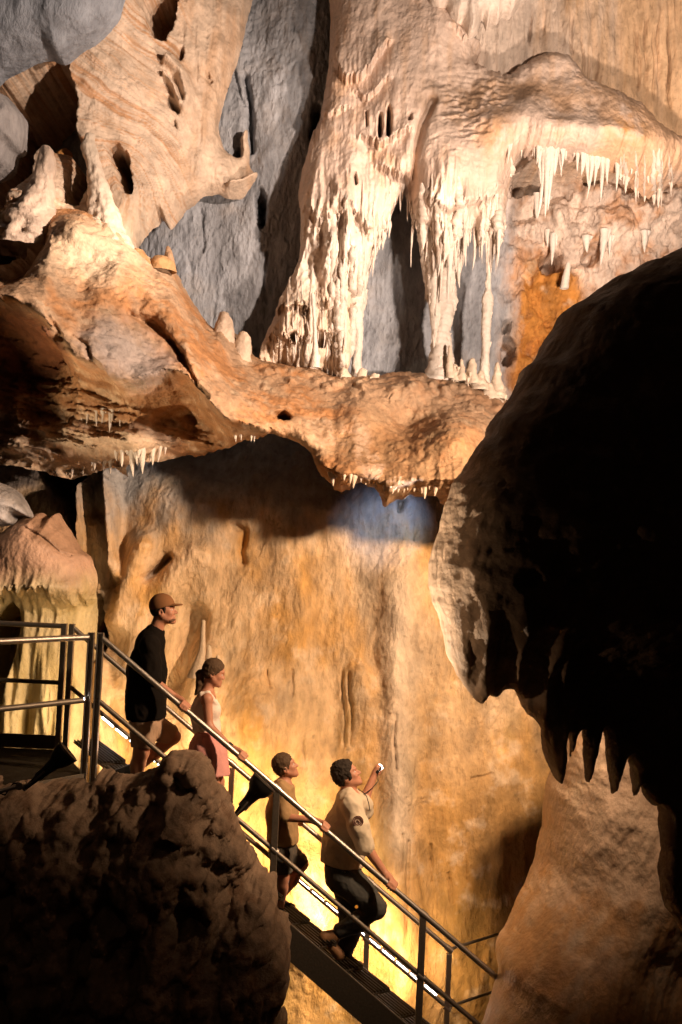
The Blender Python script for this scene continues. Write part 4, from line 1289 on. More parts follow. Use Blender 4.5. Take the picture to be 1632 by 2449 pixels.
# ================================================================== stair, platform, lamps
class MB:
    def __init__(s):
        s.v, s.f = [], []

    def box(s, c, sx, sy, sz, ax=None):
        """box about c; ax = (x axis, y axis, z axis)"""
        ax = ax or (Vector((1, 0, 0)), Vector((0, 1, 0)), Vector((0, 0, 1)))
        n = len(s.v)
        for i in (-.5, .5):
            for j in (-.5, .5):
                for k in (-.5, .5):
                    s.v.append(Vector(c) + ax[0] * (i * sx) + ax[1] * (j * sy) + ax[2] * (k * sz))
        for q in ((0, 1, 3, 2), (4, 6, 7, 5), (0, 4, 5, 1), (2, 3, 7, 6), (0, 2, 6, 4), (1, 5, 7, 3)):
            s.f.append([n + x for x in q])
        return s

    def bar(s, a, b, w, h, up=Vector((0, 0, 1))):
        a, b = Vector(a), Vector(b)
        x = (b - a).normalized()
        y = up.cross(x).normalized()
        z = x.cross(y)
        return s.box((a + b) / 2, (b - a).length, w, h, (x, y, z))

    def tube(s, pts, r, segs=12, cap=True):
        pts = [Vector(p) for p in pts]
        rs = r if isinstance(r, (list, tuple)) else [r] * len(pts)
        n0 = len(s.v)
        ref = Vector((0.13, 1, 0.21)).normalized()
        for i, p in enumerate(pts):
            t = (pts[min(i + 1, len(pts) - 1)] - pts[max(i - 1, 0)]).normalized()
            u = t.cross(ref)
            if u.length < .05:
                u = t.cross(Vector((0, 0, 1)))
            u.normalize()
            w = t.cross(u)
            for k in range(segs):
                a = 2 * math.pi * k / segs
                s.v.append(p + (u * math.cos(a) + w * math.sin(a)) * rs[i])
        for i in range(len(pts) - 1):
            for k in range(segs):
                a, b = n0 + i * segs + k, n0 + i * segs + (k + 1) % segs
                s.f.append([a, b, b + segs, a + segs])
        if cap:
            s.f.append([n0 + k for k in range(segs)][::-1])
            e = n0 + (len(pts) - 1) * segs
            s.f.append([e + k for k in range(segs)])
        return s

    def build(s, name, mat, parent=None, smooth=False, bevel=0.0):
        me = bpy.data.meshes.new(name)
        me.from_pydata([tuple(v) for v in s.v], [], s.f)
        me.materials.append(mat)
        if smooth:
            me.polygons.foreach_set('use_smooth', [True] * len(me.polygons))
        o = bpy.data.objects.new(name, me)
        col.objects.link(o)
        if smooth:
            m = o.modifiers.new('edges', 'EDGE_SPLIT')
            m.split_angle = math.radians(40)
        if bevel:
            b = o.modifiers.new('bevel', 'BEVEL')
            b.width = bevel
            b.segments = 2
        if parent is not None:
            adopt(o, parent)
        return o


M_STEEL = plain_mat('brushed_steel', (.46, .41, .36), .38, .92, .25, 90, .25, .5, (1, 1, 6))
M_STEELD = plain_mat('dull_steel', (.20, .165, .13), .5, .75, .35, 60, .35)
M_PLATE = plain_mat('painted_plate', (.42, .36, .28), .55, .15, .3, 25, .3)
M_GRATE = plain_mat('grating_steel', (.075, .058, .042), .55, .6, .4, 40, .4)
M_BLACK = plain_mat('black_lamp_paint', (.016, .014, .013), .45, .0, .2, 60, .3)

M_STRING = plain_mat('stringer_paint', (.07, .055, .04), .6, .4, .35, 50, .35)

YN, YF = 8.5, 9.42
N0, N1 = at(240, 1522, YN), at(1012, 2186, YN)
F0, F1 = at(170, 1497, YF), at(1075, 2270, YF)
DN = (N1 - N0).normalized()
DF = (F1 - F0).normalized()
Zv = Vector((0, 0, 1))


def on_n(x):
    return N0 + (N1 - N0) * ((x - N0.x) / (N1.x - N0.x))


def on_f(x):
    return F0 + (F1 - F0) * ((x - F0.x) / (F1.x - F0.x))


stair = thing('stair', 'steep steel stair with round handrails descending past the golden wall', 'stair', (N1.x, (YN + YF) / 2, N1.z - 1.2))
NE = at(1210, 2357, YN)
xs_near = [at(662, 1900, YN).x, at(1012, 2186, YN).x]
xs_far = [at(555, 1845, YF).x, at(884, 2105, YF).x, at(1075, 2268, YF).x]
MB().tube([N0 + DN * .02, on_n(NE.x)], .0245, 16).build('handrail', M_STEEL, stair, True)
MB().tube([F0 + DF * .02, F1], .023, 16).build('handrail', M_STEEL, stair, True)
MB().tube([N0 - Zv * .53, on_n(NE.x) - Zv * .50], .021, 14).build('mid_rail', M_STEELD, stair, True)
MB().tube([F0 - Zv * .55, F1 - Zv * .53], .020, 14).build('mid_rail', M_STEELD, stair, True)
for x in xs_near:
    p = on_n(x)
    b = MB().box(p - Zv * (.62 if x < 0 else .68), .056, .05, 1.2 if x < 0 else 1.32)
    b.build('post', M_STEELD, stair, False, .004)
for i, x in enumerate(xs_far):
    p = on_f(x)
    MB().box(p - Zv * .60 + Vector((0, 0, -.02)), .05, .05, 1.16).build('post', M_STEEL, stair, False, .004)
for (xs, f, r_) in ((xs_near, on_n, .031), (xs_far, on_f, .029)):
    for x in xs:
        D_ = DN if f is on_n else DF
        for dz in (0, .515 if f is on_n else .54):
            c = f(x) - Zv * dz
            MB().tube([c - D_ * .035, c + D_ * .035], r_, 16).build('rail_collar', M_STEEL, stair, True)
for x in [-1.3, -.2]:
    c = on_n(x)
    MB().tube([c - DN * .006, c + DN * .006], .0262, 16).build('weld_ring', M_STEELD, stair, True)
# rail ends that meet the rock at the landing
MB().tube([F1, at(1180, 2238, 10.1), at(1290, 2196, 10.7)], .014, 10).build('landing_rail', M_STEELD, stair, True)
MB().tube([F1 - Zv * .53, at(1180, 2372, 10.0), at(1240, 2350, 10.3)], .014, 10).build('landing_rail', M_STEELD, stair, True)
SLOPE = (N1.z - N0.z) / (N1.x - N0.x)
for (D, Y, f) in ((DN, YN, on_n), (DF, YF, on_f)):
    a, b = f(-1.95) - Zv * 1.14, f(1.15) - Zv * 1.14
    MB().bar(a, b, .035, .24).build('stringer', M_STRING, stair, False, .004)
run = .235
SKEW = Vector((F0.x - N0.x, YF - YN, 0))        # a tread runs from the near stringer to the far one, square to the flight
ya = SKEW.normalized()
xa = Vector((ya.y, -ya.x, 0))
x = -1.93
while x < 1.1:
    z = on_n(x).z - 1.02
    c0 = Vector((x, YN, z)) + SKEW * .5
    L = SKEW.length - .05
    m = MB()
    m.box(c0 + xa * .11 - Zv * .012, .20, L, .012, (xa, ya, Zv))
    for k in range(7):
        m.box(c0 + xa * (.018 + k * .030), .006, L - .004, .026, (xa, ya, Zv))
    m.box(c0 + xa * .212 - Zv * .004, .012, L, .045, (xa, ya, Zv))
    m.build('tread', M_GRATE, stair)
    x += run
# small lamp glint and bracket below the stair
m = MB().tube([on_n(-.52) - Zv * 1.3 + Vector((0, .2, 0)), on_n(-.52) - Zv * 1.7 + Vector((.02, .2, 0))], .018, 8)
m.build('support_leg', M_STEELD, stair, True)

# ---- platform at the head of the stair
PZ = N0.z - 1.16
A = Vector((N0.x - .07, YN, PZ))
Bp = Vector((F0.x - .03, YF, PZ))
dirL = Vector((-.57, -.70, 0)).normalized()
Cn = A + dirL * 2.6
Cf = Vector((Cn.x - .6, YF, PZ))
plat = thing('platform', 'steel grating platform with a double railing at the head of the stair', 'platform', (A.x - 1, YF - .3, PZ - .3))
me_v = [A, Bp, Cf, Cn]
m = MB()
m.v = [v - Zv * .03 for v in me_v] + [v - Zv * .05 for v in me_v]
m.f = [[0, 1, 2, 3], [7, 6, 5, 4], [0, 4, 5, 1], [1, 5, 6, 2], [2, 6, 7, 3], [3, 7, 4, 0]]
# grating bars run parallel to the far edge
y = YN - 1.75
while y < YF - .02:
    # left/right limits of the platform at this y
    tx = lambda p, q: p.x + (q.x - p.x) * (y - p.y) / (q.y - p.y)
    xl = tx(Cn, Cf)
    xr = tx(A, Bp) if y > YN else tx(A, Cn)
    if xr > xl:
        m.box(((xl + xr) / 2, y, PZ - .015), xr - xl, .008, .03)
    y += .04
m.build('grating', M_GRATE, plat)
MB().bar(A - Zv * .04 + Vector((.0, -.02, 0)), Cn - Zv * .04 + Vector((0, -.02, 0)), .012, .09).build('edge_angle', M_STEELD, plat)
MB().bar(A - Zv * .21 + Vector((.0, -.012, 0)), Cn - Zv * .21 + Vector((0, -.012, 0)), .02, .24).build('fascia', M_PLATE, plat)
MB().bar(A - Zv * .19, Bp - Zv * .19, .02, .26).build('fascia', M_PLATE, plat)
m = MB()
for k in range(9):
    m.bar(A + dirL * (.62 + k * .085) - Zv * .12 + Vector((0, -.03, 0)), A + dirL * (.62 + k * .085 + .035) - Zv * .12 + Vector((0, -.03, 0)), .012, .06)
m.build('fascia_slots', M_BLACK, plat)  # slots in the fascia, their dark openings built as black bars
MB().box(((Bp.x + Cf.x) / 2, YF + .01, PZ + .06), Bp.x - Cf.x, .012, .13).build('kick_plate', M_STEELD, plat)
PN = Vector((N0.x - .012, YN, N0.z))
for dx, mt in ((-.075, M_STEEL), (.004, M_STEEL)):
    b = MB()
    for sx in (-.022, .022):
        b.box((N0.x + dx + sx, YN, N0.z - .62), .010, .05, 1.30)
    b.box((N0.x + dx, YN + .018, N0.z - .62), .036, .008, 1.30)
    b.box((N0.x + dx, YN, N0.z + .025), .052, .048, .006)
    b.build('post', mt, plat, False, .002)
for dx in (-.06, .012):
    MB().box((F0.x + dx, YF, F0.z - .56), .05, .05, 1.16).build('post', M_STEEL, plat, False, .004)
s = Vector((N0.x - .10, YN - .02, N0.z - .01))
MB().tube([s, s + dirL * 2.6], .026, 16).build('handrail', M_STEEL, plat, True)
MB().tube([s - Zv * .53, s - Zv * .53 + dirL * 2.6], .024, 14).build('mid_rail', M_STEELD, plat, True)
s = Vector((F0.x - .08, YF, F0.z - .005))
MB().tube([s, s - Vector((2.3, 0, 0))], .024, 16).build('handrail', M_STEEL, plat, True)
MB().tube([s - Zv * .53, s - Zv * .53 - Vector((2.3, 0, 0))], .021, 14).build('mid_rail', M_STEELD, plat, True)

# ---- light tubes under the far mid rail
M_TUBE = glow_mat('lit_tube', (1.0, .93, .88), 22.0)
names = ['uppermost', 'second', 'third', 'fourth', 'fifth', 'sixth', 'seventh', 'eighth', 'ninth', 'tenth', 'eleventh', 'twelfth', 'thirteenth', 'fourteenth', 'fifteenth', 'sixteenth', 'seventeenth',
         'eighteenth', 'nineteenth', 'twentieth', 'twenty-first', 'twenty-second', 'twenty-third', 'twenty-fourth']
T0, T1 = at(243, 1708, YF + .0), at(1048, 2377, YF + .0)
TD = (T1 - T0).normalized()
TL = (T1 - T0).length
NT = 24
proto = None
for i in range(NT):
    c = T0 + TD * (TL * (i + .5) / NT)
    c.z += -.012
    r = thing('light_tube', 'short white light tube under the far mid rail, %s one down the stair' % names[i], 'light tube', c, 'light tubes along the stair')
    L = TL / NT * .80
    if proto is None:
        h = MB().bar(-TD * (L / 2 + .008), TD * (L / 2 + .008), .03, .012)
        for v in h.v:
            v.z += .013
        ho = h.build('housing', M_STEELD)
        go = MB().tube([-TD * L / 2, TD * L / 2], .0165, 10).build('tube', M_TUBE, None, True)
        proto = (ho, go)
        ho.parent = r
        go.parent = r
    else:
        for q in proto:
            cpy = q.copy()
            col.objects.link(cpy)
            cpy.parent = r
    if i % 4 == 1:
        d = bpy.data.lights.new('tube_light', 'AREA')
        d.shape = 'RECTANGLE'
        d.size = TL / 6
        d.size_y = .05
        d.energy = LED_W[i // 4]
        d.color = (1.0, .69, .36)
        d.spread = math.radians(175)
        lo = bpy.data.objects.new('tube_light', d)
        col.objects.link(lo)
        xa = TD
        zdir = Vector((0, -.80, .60))          # light leaves along -z: to the wall and down
        zdir = (zdir - xa * zdir.dot(xa)).normalized()
        ya = zdir.cross(xa)
        p = c + Vector((0, .03, -.03)) + TD * (TL / NT * .5)
        lo.matrix_world = Matrix(((xa.x, ya.x, zdir.x, p.x), (xa.y, ya.y, zdir.y, p.y), (xa.z, ya.z, zdir.z, p.z), (0, 0, 0, 1)))

# a tube stub under the platform's mid rail
r = thing('indicator_light', 'tiny white light dot at the inner end of the platform mid rail', 'light', at(200, 1674, YN - .03))
MB().tube([at(194, 1668, YN - .03), at(202, 1667, YN - .03)], .012, 10).build('housing', M_STEELD, r, True)
MB().tube([at(196, 1673, YN - .04), at(203, 1672, YN - .04)], .010, 10).build('lens', M_TUBE, r, True)
r = thing('highlight', 'amber highlight modelled as a small disc on the near mid rail before the guide', 'highlight', at(853, 2169, YN - .03))
MB().tube([at(853, 2169, YN - .015), at(853, 2169, YN - .035)], .013, 14).build('lens', plain_mat('amber_highlight', (.8, .38, .05), .3), r, True)  # amber highlight on the rail, given shape as a coloured disc
MB().tube([at(853, 2169, YN + .005), at(853, 2169, YN - .017)], .016, 14).build('collar', M_STEELD, r, True)


# ---- black snooted spotlights on arms
def spotlight(tail, head, Y0, Y1, R, label, elbow):
    a, b = at(tail[0], tail[1], Y0), at(head[0], head[1], Y1)
    d = (b - a).normalized()
    L = (b - a).length
    r = thing('spotlight', label, 'spotlight', a)
    pr = [(0, .26), (.06, .30), (.30, .40), (.50, .50), (.56, .56), (.66, .80), (.80, .95), (.90, 1.0), (1.0, 1.0)]
    sh = MB().tube([a + d * L * t for t, q in pr] + [b - d * .01, a + d * L * .5], [R * q for t, q in pr] + [R * .94, R * .3], 28, False)
    sh.build('shade', M_BLACK, r, True)
    MB().tube([b - d * .012, b + d * .002], R * 1.04, 28, False).build('rim', M_STEELD, r, True)
    MB().tube([a - d * .10, a - d * .05, a + d * .01], [R * .16, R * .2, R * .27], 16).build('lamp_socket', M_BLACK, r, True)
    m = MB()
    for k in range(7):
        c = a + d * (L * (.05 + .035 * k))
        m.tube([c - d * .003, c + d * .003], R * .40, 20)
    m.build('cooling_fin', M_BLACK, r, True)
    e = [a - d * .09] + [at(*q) for q in elbow]
    MB().tube(e, .014, 10).build('arm', M_STEEL, r, True)
    side = d.cross(Vector((0, 1, 0))).normalized()
    for sg in (-1, 1):
        MB().tube([a + d * L * .30 + Vector((0, sg * R * .46, 0)), a - d * .02 + Vector((0, sg * R * .46, 0)), a - d * .085 + Vector((0, sg * R * .12, 0))], .007, 8).build('yoke', M_STEELD, r, True)
    MB().tube([a - d * .06 + side * .02, a - d * .12 + side * .07, a - d * .20 + side * .05, e[2] + side * .02], .006, 8).build('cable', M_BLACK, r, True)
    q = e[1]
    MB().tube([q - Vector((.0, .03, 0)), q + Vector((0, .03, 0))], .024, 12).build('knuckle', M_STEEL, r, True)
    return r


spotlight((577, 1934), (634, 1869), 8.2, 8.25, .112, 'black snooted spotlight pointing up beside the handrail, above the boulder', [(553, 1952, 8.1), (528, 1985, 7.95), (516, 2005, 7.9)])
spotlight((88, 1862), (164, 1797), 6.2, 6.25, .076, 'black snooted spotlight lying low in front of the platform edge', [(50, 1878, 6.15), (-10, 1896, 6.1), (-60, 1915, 6.05)])

# ================================================================== people
def smin(a, b, k):
    if k <= 0:
        return np.minimum(a, b)
    h = np.maximum(k - np.abs(a - b), 0) / k
    return np.minimum(a, b) - h * h * k * .25


class Body:
    """a soft solid of rounded limbs, turned into one continuous skin"""
    def __init__(s, h=.0075):
        s.ops, s.h = [], h

    def limb(s, a, b, r1, r2, k=.03, sub=False):
        s.ops.append(('l', np.array(a, np.float32), np.array(b, np.float32), r1, r2, k, sub))
        return s

    def chain(s, pts, rs, k=.03):
        for i in range(len(pts) - 1):
            s.limb(pts[i], pts[i + 1], rs[i], rs[i + 1], k)
        return s

    def ball(s, c, r, R=None, k=.03, sub=False):
        r = np.array(r if hasattr(r, '__len__') else (r, r, r), np.float32)
        s.ops.append(('e', np.array(c, np.float32), r, np.eye(3, dtype=np.float32) if R is None else np.array(R, np.float32), k, sub))
        return s

    def cut(s, p, n):
        """keep the side the normal points away from"""
        s.ops.append(('c', np.array(p, np.float32), np.array(Vector(n).normalized(), np.float32)))
        return s

    def mesh(s, name, mat, parent=None, wrinkle=0.0, wf=9.0, grow=0.0):
        lo, hi = np.full(3, 1e9), np.full(3, -1e9)
        for o in s.ops:
            if o[0] == 'l' and not o[6]:
                r = max(o[3], o[4]) + .02
                lo = np.minimum(lo, np.minimum(o[1], o[2]) - r)
                hi = np.maximum(hi, np.maximum(o[1], o[2]) + r)
            elif o[0] == 'e' and not o[5]:
                r = o[2].max() + .02
                lo = np.minimum(lo, o[1] - r)
                hi = np.maximum(hi, o[1] + r)
        h = s.h
        g = [np.arange(lo[i], hi[i] + h, h, dtype=np.float32) for i in range(3)]
        F = np.full([len(q) for q in g], .3, np.float32)
        for o in s.ops:
            if o[0] == 'c':
                d = ((g[0][:, None, None] - o[1][0]) * o[2][0] + (g[1][None, :, None] - o[1][1]) * o[2][1] + (g[2][None, None, :] - o[1][2]) * o[2][2])
                F = np.maximum(F, d)
                continue
            if o[0] == 'l':
                r, k, sub = max(o[3], o[4]) + o[5] + .03, o[5], o[6]
                a, b = np.minimum(o[1], o[2]) - r, np.maximum(o[1], o[2]) + r
            else:
                r, k, sub = o[2].max() + o[4] + .03, o[4], o[5]
                a, b = o[1] - r, o[1] + r
            i0 = [max(0, int((a[i] - lo[i]) / h)) for i in range(3)]
            i1 = [min(len(g[i]), int((b[i] - lo[i]) / h) + 2) for i in range(3)]
            if any(i1[i] <= i0[i] for i in range(3)):
                continue
            X = g[0][i0[0]:i1[0]][:, None, None]
            Y = g[1][i0[1]:i1[1]][None, :, None]
            Z = g[2][i0[2]:i1[2]][None, None, :]
            if o[0] == 'l':
                e = o[2] - o[1]
                L = float(e @ e) + 1e-12
                wx, wy, wz = X - o[1][0], Y - o[1][1], Z - o[1][2]
                t = np.clip((wx * e[0] + wy * e[1] + wz * e[2]) / L, 0, 1)
                d = np.sqrt((wx - t * e[0]) ** 2 + (wy - t * e[1]) ** 2 + (wz - t * e[2]) ** 2) - (o[3] + (o[4] - o[3]) * t)
            else:
                R = o[3]
                wx, wy, wz = X - o[1][0], Y - o[1][1], Z - o[1][2]
                q = [wx * R[0][i] + wy * R[1][i] + wz * R[2][i] for i in range(3)]
                k0 = np.sqrt(sum((q[i] / o[2][i]) ** 2 for i in range(3)))
                k1 = np.sqrt(sum((q[i] / o[2][i] ** 2) ** 2 for i in range(3))) + 1e-9
                d = k0 * (k0 - 1) / k1
            sl = tuple(slice(i0[i], i1[i]) for i in range(3))
            F[sl] = -smin(-F[sl], d, k) if sub else smin(F[sl], d, k)
        F = F - grow
        F[0], F[-1], F[:, 0], F[:, -1], F[:, :, 0], F[:, :, -1] = .1, .1, .1, .1, .1, .1
        V, Q = surface_nets(F, lo, h)
        if wrinkle:
            n = fbm(V[:, 0], V[:, 1], V[:, 2], wf, 3, .5, 5) + .5 * ridged(V[:, 0] + V[:, 2] * .6, V[:, 1], V[:, 2] * .5 - V[:, 0] * .4, wf * 1.3, 2, .5, 8)
            N = vert_normals(V, Q)
            V = V + N * (wrinkle * n)[:, None]
        return np_mesh(name, V, Q, mat, None, True, None) if parent is None else adopt(np_mesh(name, V, Q, mat), parent)


def vert_normals(V, Q):
    n = np.cross(V[Q[:, 2]] - V[Q[:, 0]], V[Q[:, 3]] - V[Q[:, 1]])
    N = np.zeros_like(V)
    for i in range(4):
        np.add.at(N, Q[:, i], n)
    return N / (np.linalg.norm(N, axis=1, keepdims=True) + 1e-9)


def surface_nets(F, lo, h):
    s = F < 0
    nx, ny, nz = F.shape
    cnt = np.zeros((nx - 1, ny - 1, nz - 1), np.int8)
    for i in (0, 1):
        for j in (0, 1):
            for k in (0, 1):
                cnt += s[i:nx - 1 + i, j:ny - 1 + j, k:nz - 1 + k]
    act = (cnt > 0) & (cnt < 8)
    ix, iy, iz = np.nonzero(act)
    idx = np.full(act.shape, -1, np.int32)
    idx[act] = np.arange(len(ix))
    P = np.zeros((len(ix), 3), np.float64)
    C = np.zeros(len(ix))
    cor = [(i, j, k) for i in (0, 1) for j in (0, 1) for k in (0, 1)]
    for a in range(8):
        for b in range(a + 1, 8):
            ca, cb = cor[a], cor[b]
            if sum(abs(ca[i] - cb[i]) for i in range(3)) != 1:
                continue
            fa = F[ix + ca[0], iy + ca[1], iz + ca[2]]
            fb = F[ix + cb[0], iy + cb[1], iz + cb[2]]
            x = (fa < 0) != (fb < 0)
            t = np.where(x, fa / np.where(x, fa - fb, 1), 0)
            for i in range(3):
                P[:, i] += np.where(x, ca[i] + (cb[i] - ca[i]) * t, 0)
            C += x
    P /= np.maximum(C, 1)[:, None]
    V = (np.stack([ix, iy, iz], 1) + P) * h + np.asarray(lo)
    Q = []
    for ax in range(3):
        o1, o2 = (ax + 1) % 3, (ax + 2) % 3
        sa = np.moveaxis(s, (ax, o1, o2), (0, 1, 2))
        im = np.moveaxis(idx, (ax, o1, o2), (0, 1, 2))
        e = sa[:-1, 1:-1, 1:-1] != sa[1:, 1:-1, 1:-1]
        a, b, c = np.nonzero(e)
        inside = sa[a, b + 1, c + 1]
        q = np.stack([im[a, b, c], im[a, b + 1, c], im[a, b + 1, c + 1], im[a, b, c + 1]], 1)
        q = np.where(inside[:, None], q, q[:, ::-1])
        Q.append(q)
    Q = np.concatenate(Q)
    return V.astype(np.float32), Q[(Q >= 0).all(1)]


class Head:
    """head frame: x forward, y to the person's left, z up; pitch tips the chin up"""
    def __init__(s, px, py, Y, pitch, yaw=0.0, sc=1.0):
        s.o = at(px, py, Y)
        s.R = (Matrix.Rotation(math.radians(yaw), 3, 'Z') @ Matrix.Rotation(math.radians(-pitch), 3, 'Y'))
        s.sc = sc

    def p(s, x, y, z):
        return tuple(s.o + s.R @ Vector((x, y, z)) * s.sc)

    @property
    def M(s):
        return [[s.R[i][j] for j in range(3)] for i in range(3)]

    def e(s, B, c, r, k=.02, sub=False):
        B.ball(s.p(*c), [q * s.sc for q in r], s.M, k * s.sc, sub)

    def l(s, B, a, b, r1, r2, k=.02):
        B.limb(s.p(*a), s.p(*b), r1 * s.sc, r2 * s.sc, k * s.sc)

    def face(s, B, fem=False):
        s.e(B, (-.008, 0, .028), (.098, .076, .092), .02)
        s.e(B, (.040, 0, -.045), (.055, .058, .078), .03)
        for y in (-1, 1):
            s.l(B, (.012, y * .050, -.062), (.068, y * .018, -.100), .022, .020, .03)
            s.e(B, (.066, y * .034, -.030), (.026, .024, .024), .02)
            s.e(B, (-.004, y * .078, -.022), (.024, .010, .034), .006)
            s.e(B, (.000, y * .084, -.018), (.012, .008, .018), .004, True)
            s.e(B, (.098, y * .031, -.004), (.016, .020, .011), .012, True)
        s.e(B, (.082, 0, -.108), (.021, .022, .019), .025)
        s.e(B, (.084, 0, .022), (.016, .046, .012 if not fem else .010), .02)
        s.l(B, (.090, 0, .004), (.116 if not fem else .110, 0, -.034), .008, .0125, .012)
        for y in (-1, 1):
            s.e(B, (.100, y * .013, -.038), (.012, .009, .009), .008)
        s.e(B, (.095, 0, -.066), (.011, .022, .0075), .008)
        s.e(B, (.093, 0, -.079), (.011, .020, .0080), .008)

    def eyes(s, parent, M_eye, M_iris):
        for y in (-1, 1):
            B = Body(.004)
            s.e(B, (.079, y * .031, -.004), (.0125, .0125, .0125), 0)
            B.mesh('eye', M_eye, parent)


RAIL_N1 = Vector((DN.z * -1, 0, DN.x)).normalized() if DN.x > 0 else Zv
RAIL_N1 = Vector((-DN.z, 0, DN.x))


def grip(B, px, py, wrist, hs=1.0, spread=.021):
    """a hand closed over the near handrail from behind: four fingers over the top, thumb below"""
    c0 = on_n(at(px, py, YN).x)
    n1, n2 = RAIL_N1, Vector((0, -1, 0))
    R = .0245 + .0085 * hs

    def P(s, ang, r=R):
        a = math.radians(ang)
        return c0 + DN * s + (n1 * math.cos(a) + n2 * math.sin(a)) * r
    k0 = []
    for i, (s, ln) in enumerate(((-.030, 118), (-.010, 135), (.011, 128), (.031, 105))):
        s *= hs
        pts = [P(s, -38, R + .012), P(s, -5, R + .006), P(s + .002, 40), P(s + .003, 40 + ln * .42), P(s + .003, 40 + ln * .75)]
        B.chain([tuple(q) for q in pts], [.0115 * hs, .0105 * hs, .0095 * hs, .0088 * hs, .0075 * hs], .006)
        k0.append(pts[0])
    w = Vector(wrist)
    for q, r in zip(k0, (.013, .0135, .0135, .0125)):
        B.limb(tuple(w.lerp(q, .25)), tuple(q), .021 * hs, r * hs, .022)
    B.limb(tuple(w), tuple(w.lerp((k0[1] + k0[2]) / 2, .5)), .024 * hs, .026 * hs, .02)
    th = [w.lerp(k0[0], .45), P(-.052 * hs, -60, R + .014), P(-.045 * hs, -105, R + .004), P(-.036 * hs, -140, R)]
    B.chain([tuple(q) for q in th], [.015 * hs, .0125 * hs, .011 * hs, .0085 * hs], .01)


def shoe(B, heel, toe, w=.042, up=Vector((0, 0, 1)), h=.045):
    heel, toe = Vector(heel), Vector(toe)
    d = (toe - heel)
    B.limb(tuple(heel + up * h * .55), tuple(heel + d * .35 + up * h * .6), w * .92, w, .02)
    B.limb(tuple(heel + d * .35 + up * h * .6), tuple(toe - d.normalized() * w + up * h * .2), w, w * .82, .03)
    p = heel
    B.cut(tuple(p - up * .002), tuple(-up))


def ptt(px, py, Y):
    return tuple(at(px, py, Y))


M_SKIN = plain_mat('skin', (.46, .21, .13), .5, 0, .15, 90, .12)
M_SKIN.node_tree.nodes['Principled BSDF'].inputs['Subsurface Weight'].default_value = .08
M_SKIN.node_tree.nodes['Principled BSDF'].inputs['Subsurface Radius'].default_value = (.012, .005, .003)
M_EYE = plain_mat('eye_white', (.55, .45, .40), .25)
M_HAIR = plain_mat('dark_hair', (.022, .013, .007), .85, 0, .8, 120, .5)
M_HAIRB = plain_mat('brown_hair', (.075, .040, .018), .8, 0, .8, 110, .5, stretch=(1, 1, .4))
M_BEARD = plain_mat('short_beard', (.13, .060, .032), .85, 0, .8, 130, .5)
M_TEE = plain_mat('black_cotton', (.009, .0065, .005), .95, 0, .3, 150, .3, .08)
M_SHORT = plain_mat('tan_cotton', (.40, .26, .17), .85, 0, .3, 150, .2)
M_CAP = plain_mat('brown_cap_cloth', (.22, .095, .035), .85, 0, .4, 200, .2)
M_TANK = plain_mat('pale_rib_cotton', (.78, .66, .57), .8, 0, .4, 160, .1)
M_SKIRT = plain_mat('pink_cotton', (.66, .30, .27), .85, 0, .3, 140, .15)
M_BTEE = plain_mat('ochre_cotton', (.36, .22, .10), .85, 0, .3, 140, .2)
M_BSHORT = plain_mat('grey_shorts_cloth', (.085, .070, .055), .85, 0, .3, 140, .2)
M_SHOE = plain_mat('black_shoe', (.012, .011, .010), .6, 0, .3, 80, .3)
M_SHIRT = plain_mat('cream_work_shirt', (.58, .47, .34), .8, 0, .3, 150, .1)
M_JEAN = plain_mat('dark_denim', (.055, .052, .046), .85, 0, .4, 200, .3)
M_BOOT = plain_mat('brown_boot', (.20, .095, .04), .6, 0, .4, 60, .3)
M_SOCK = plain_mat('black_sock', (.01, .01, .01), .9)
M_PATCH = plain_mat('patch_thread', (.16, .07, .05), .8)
M_PATCHL = plain_mat('patch_ground', (.60, .46, .36), .8)

YP = 8.86          # where the people stand between the rails


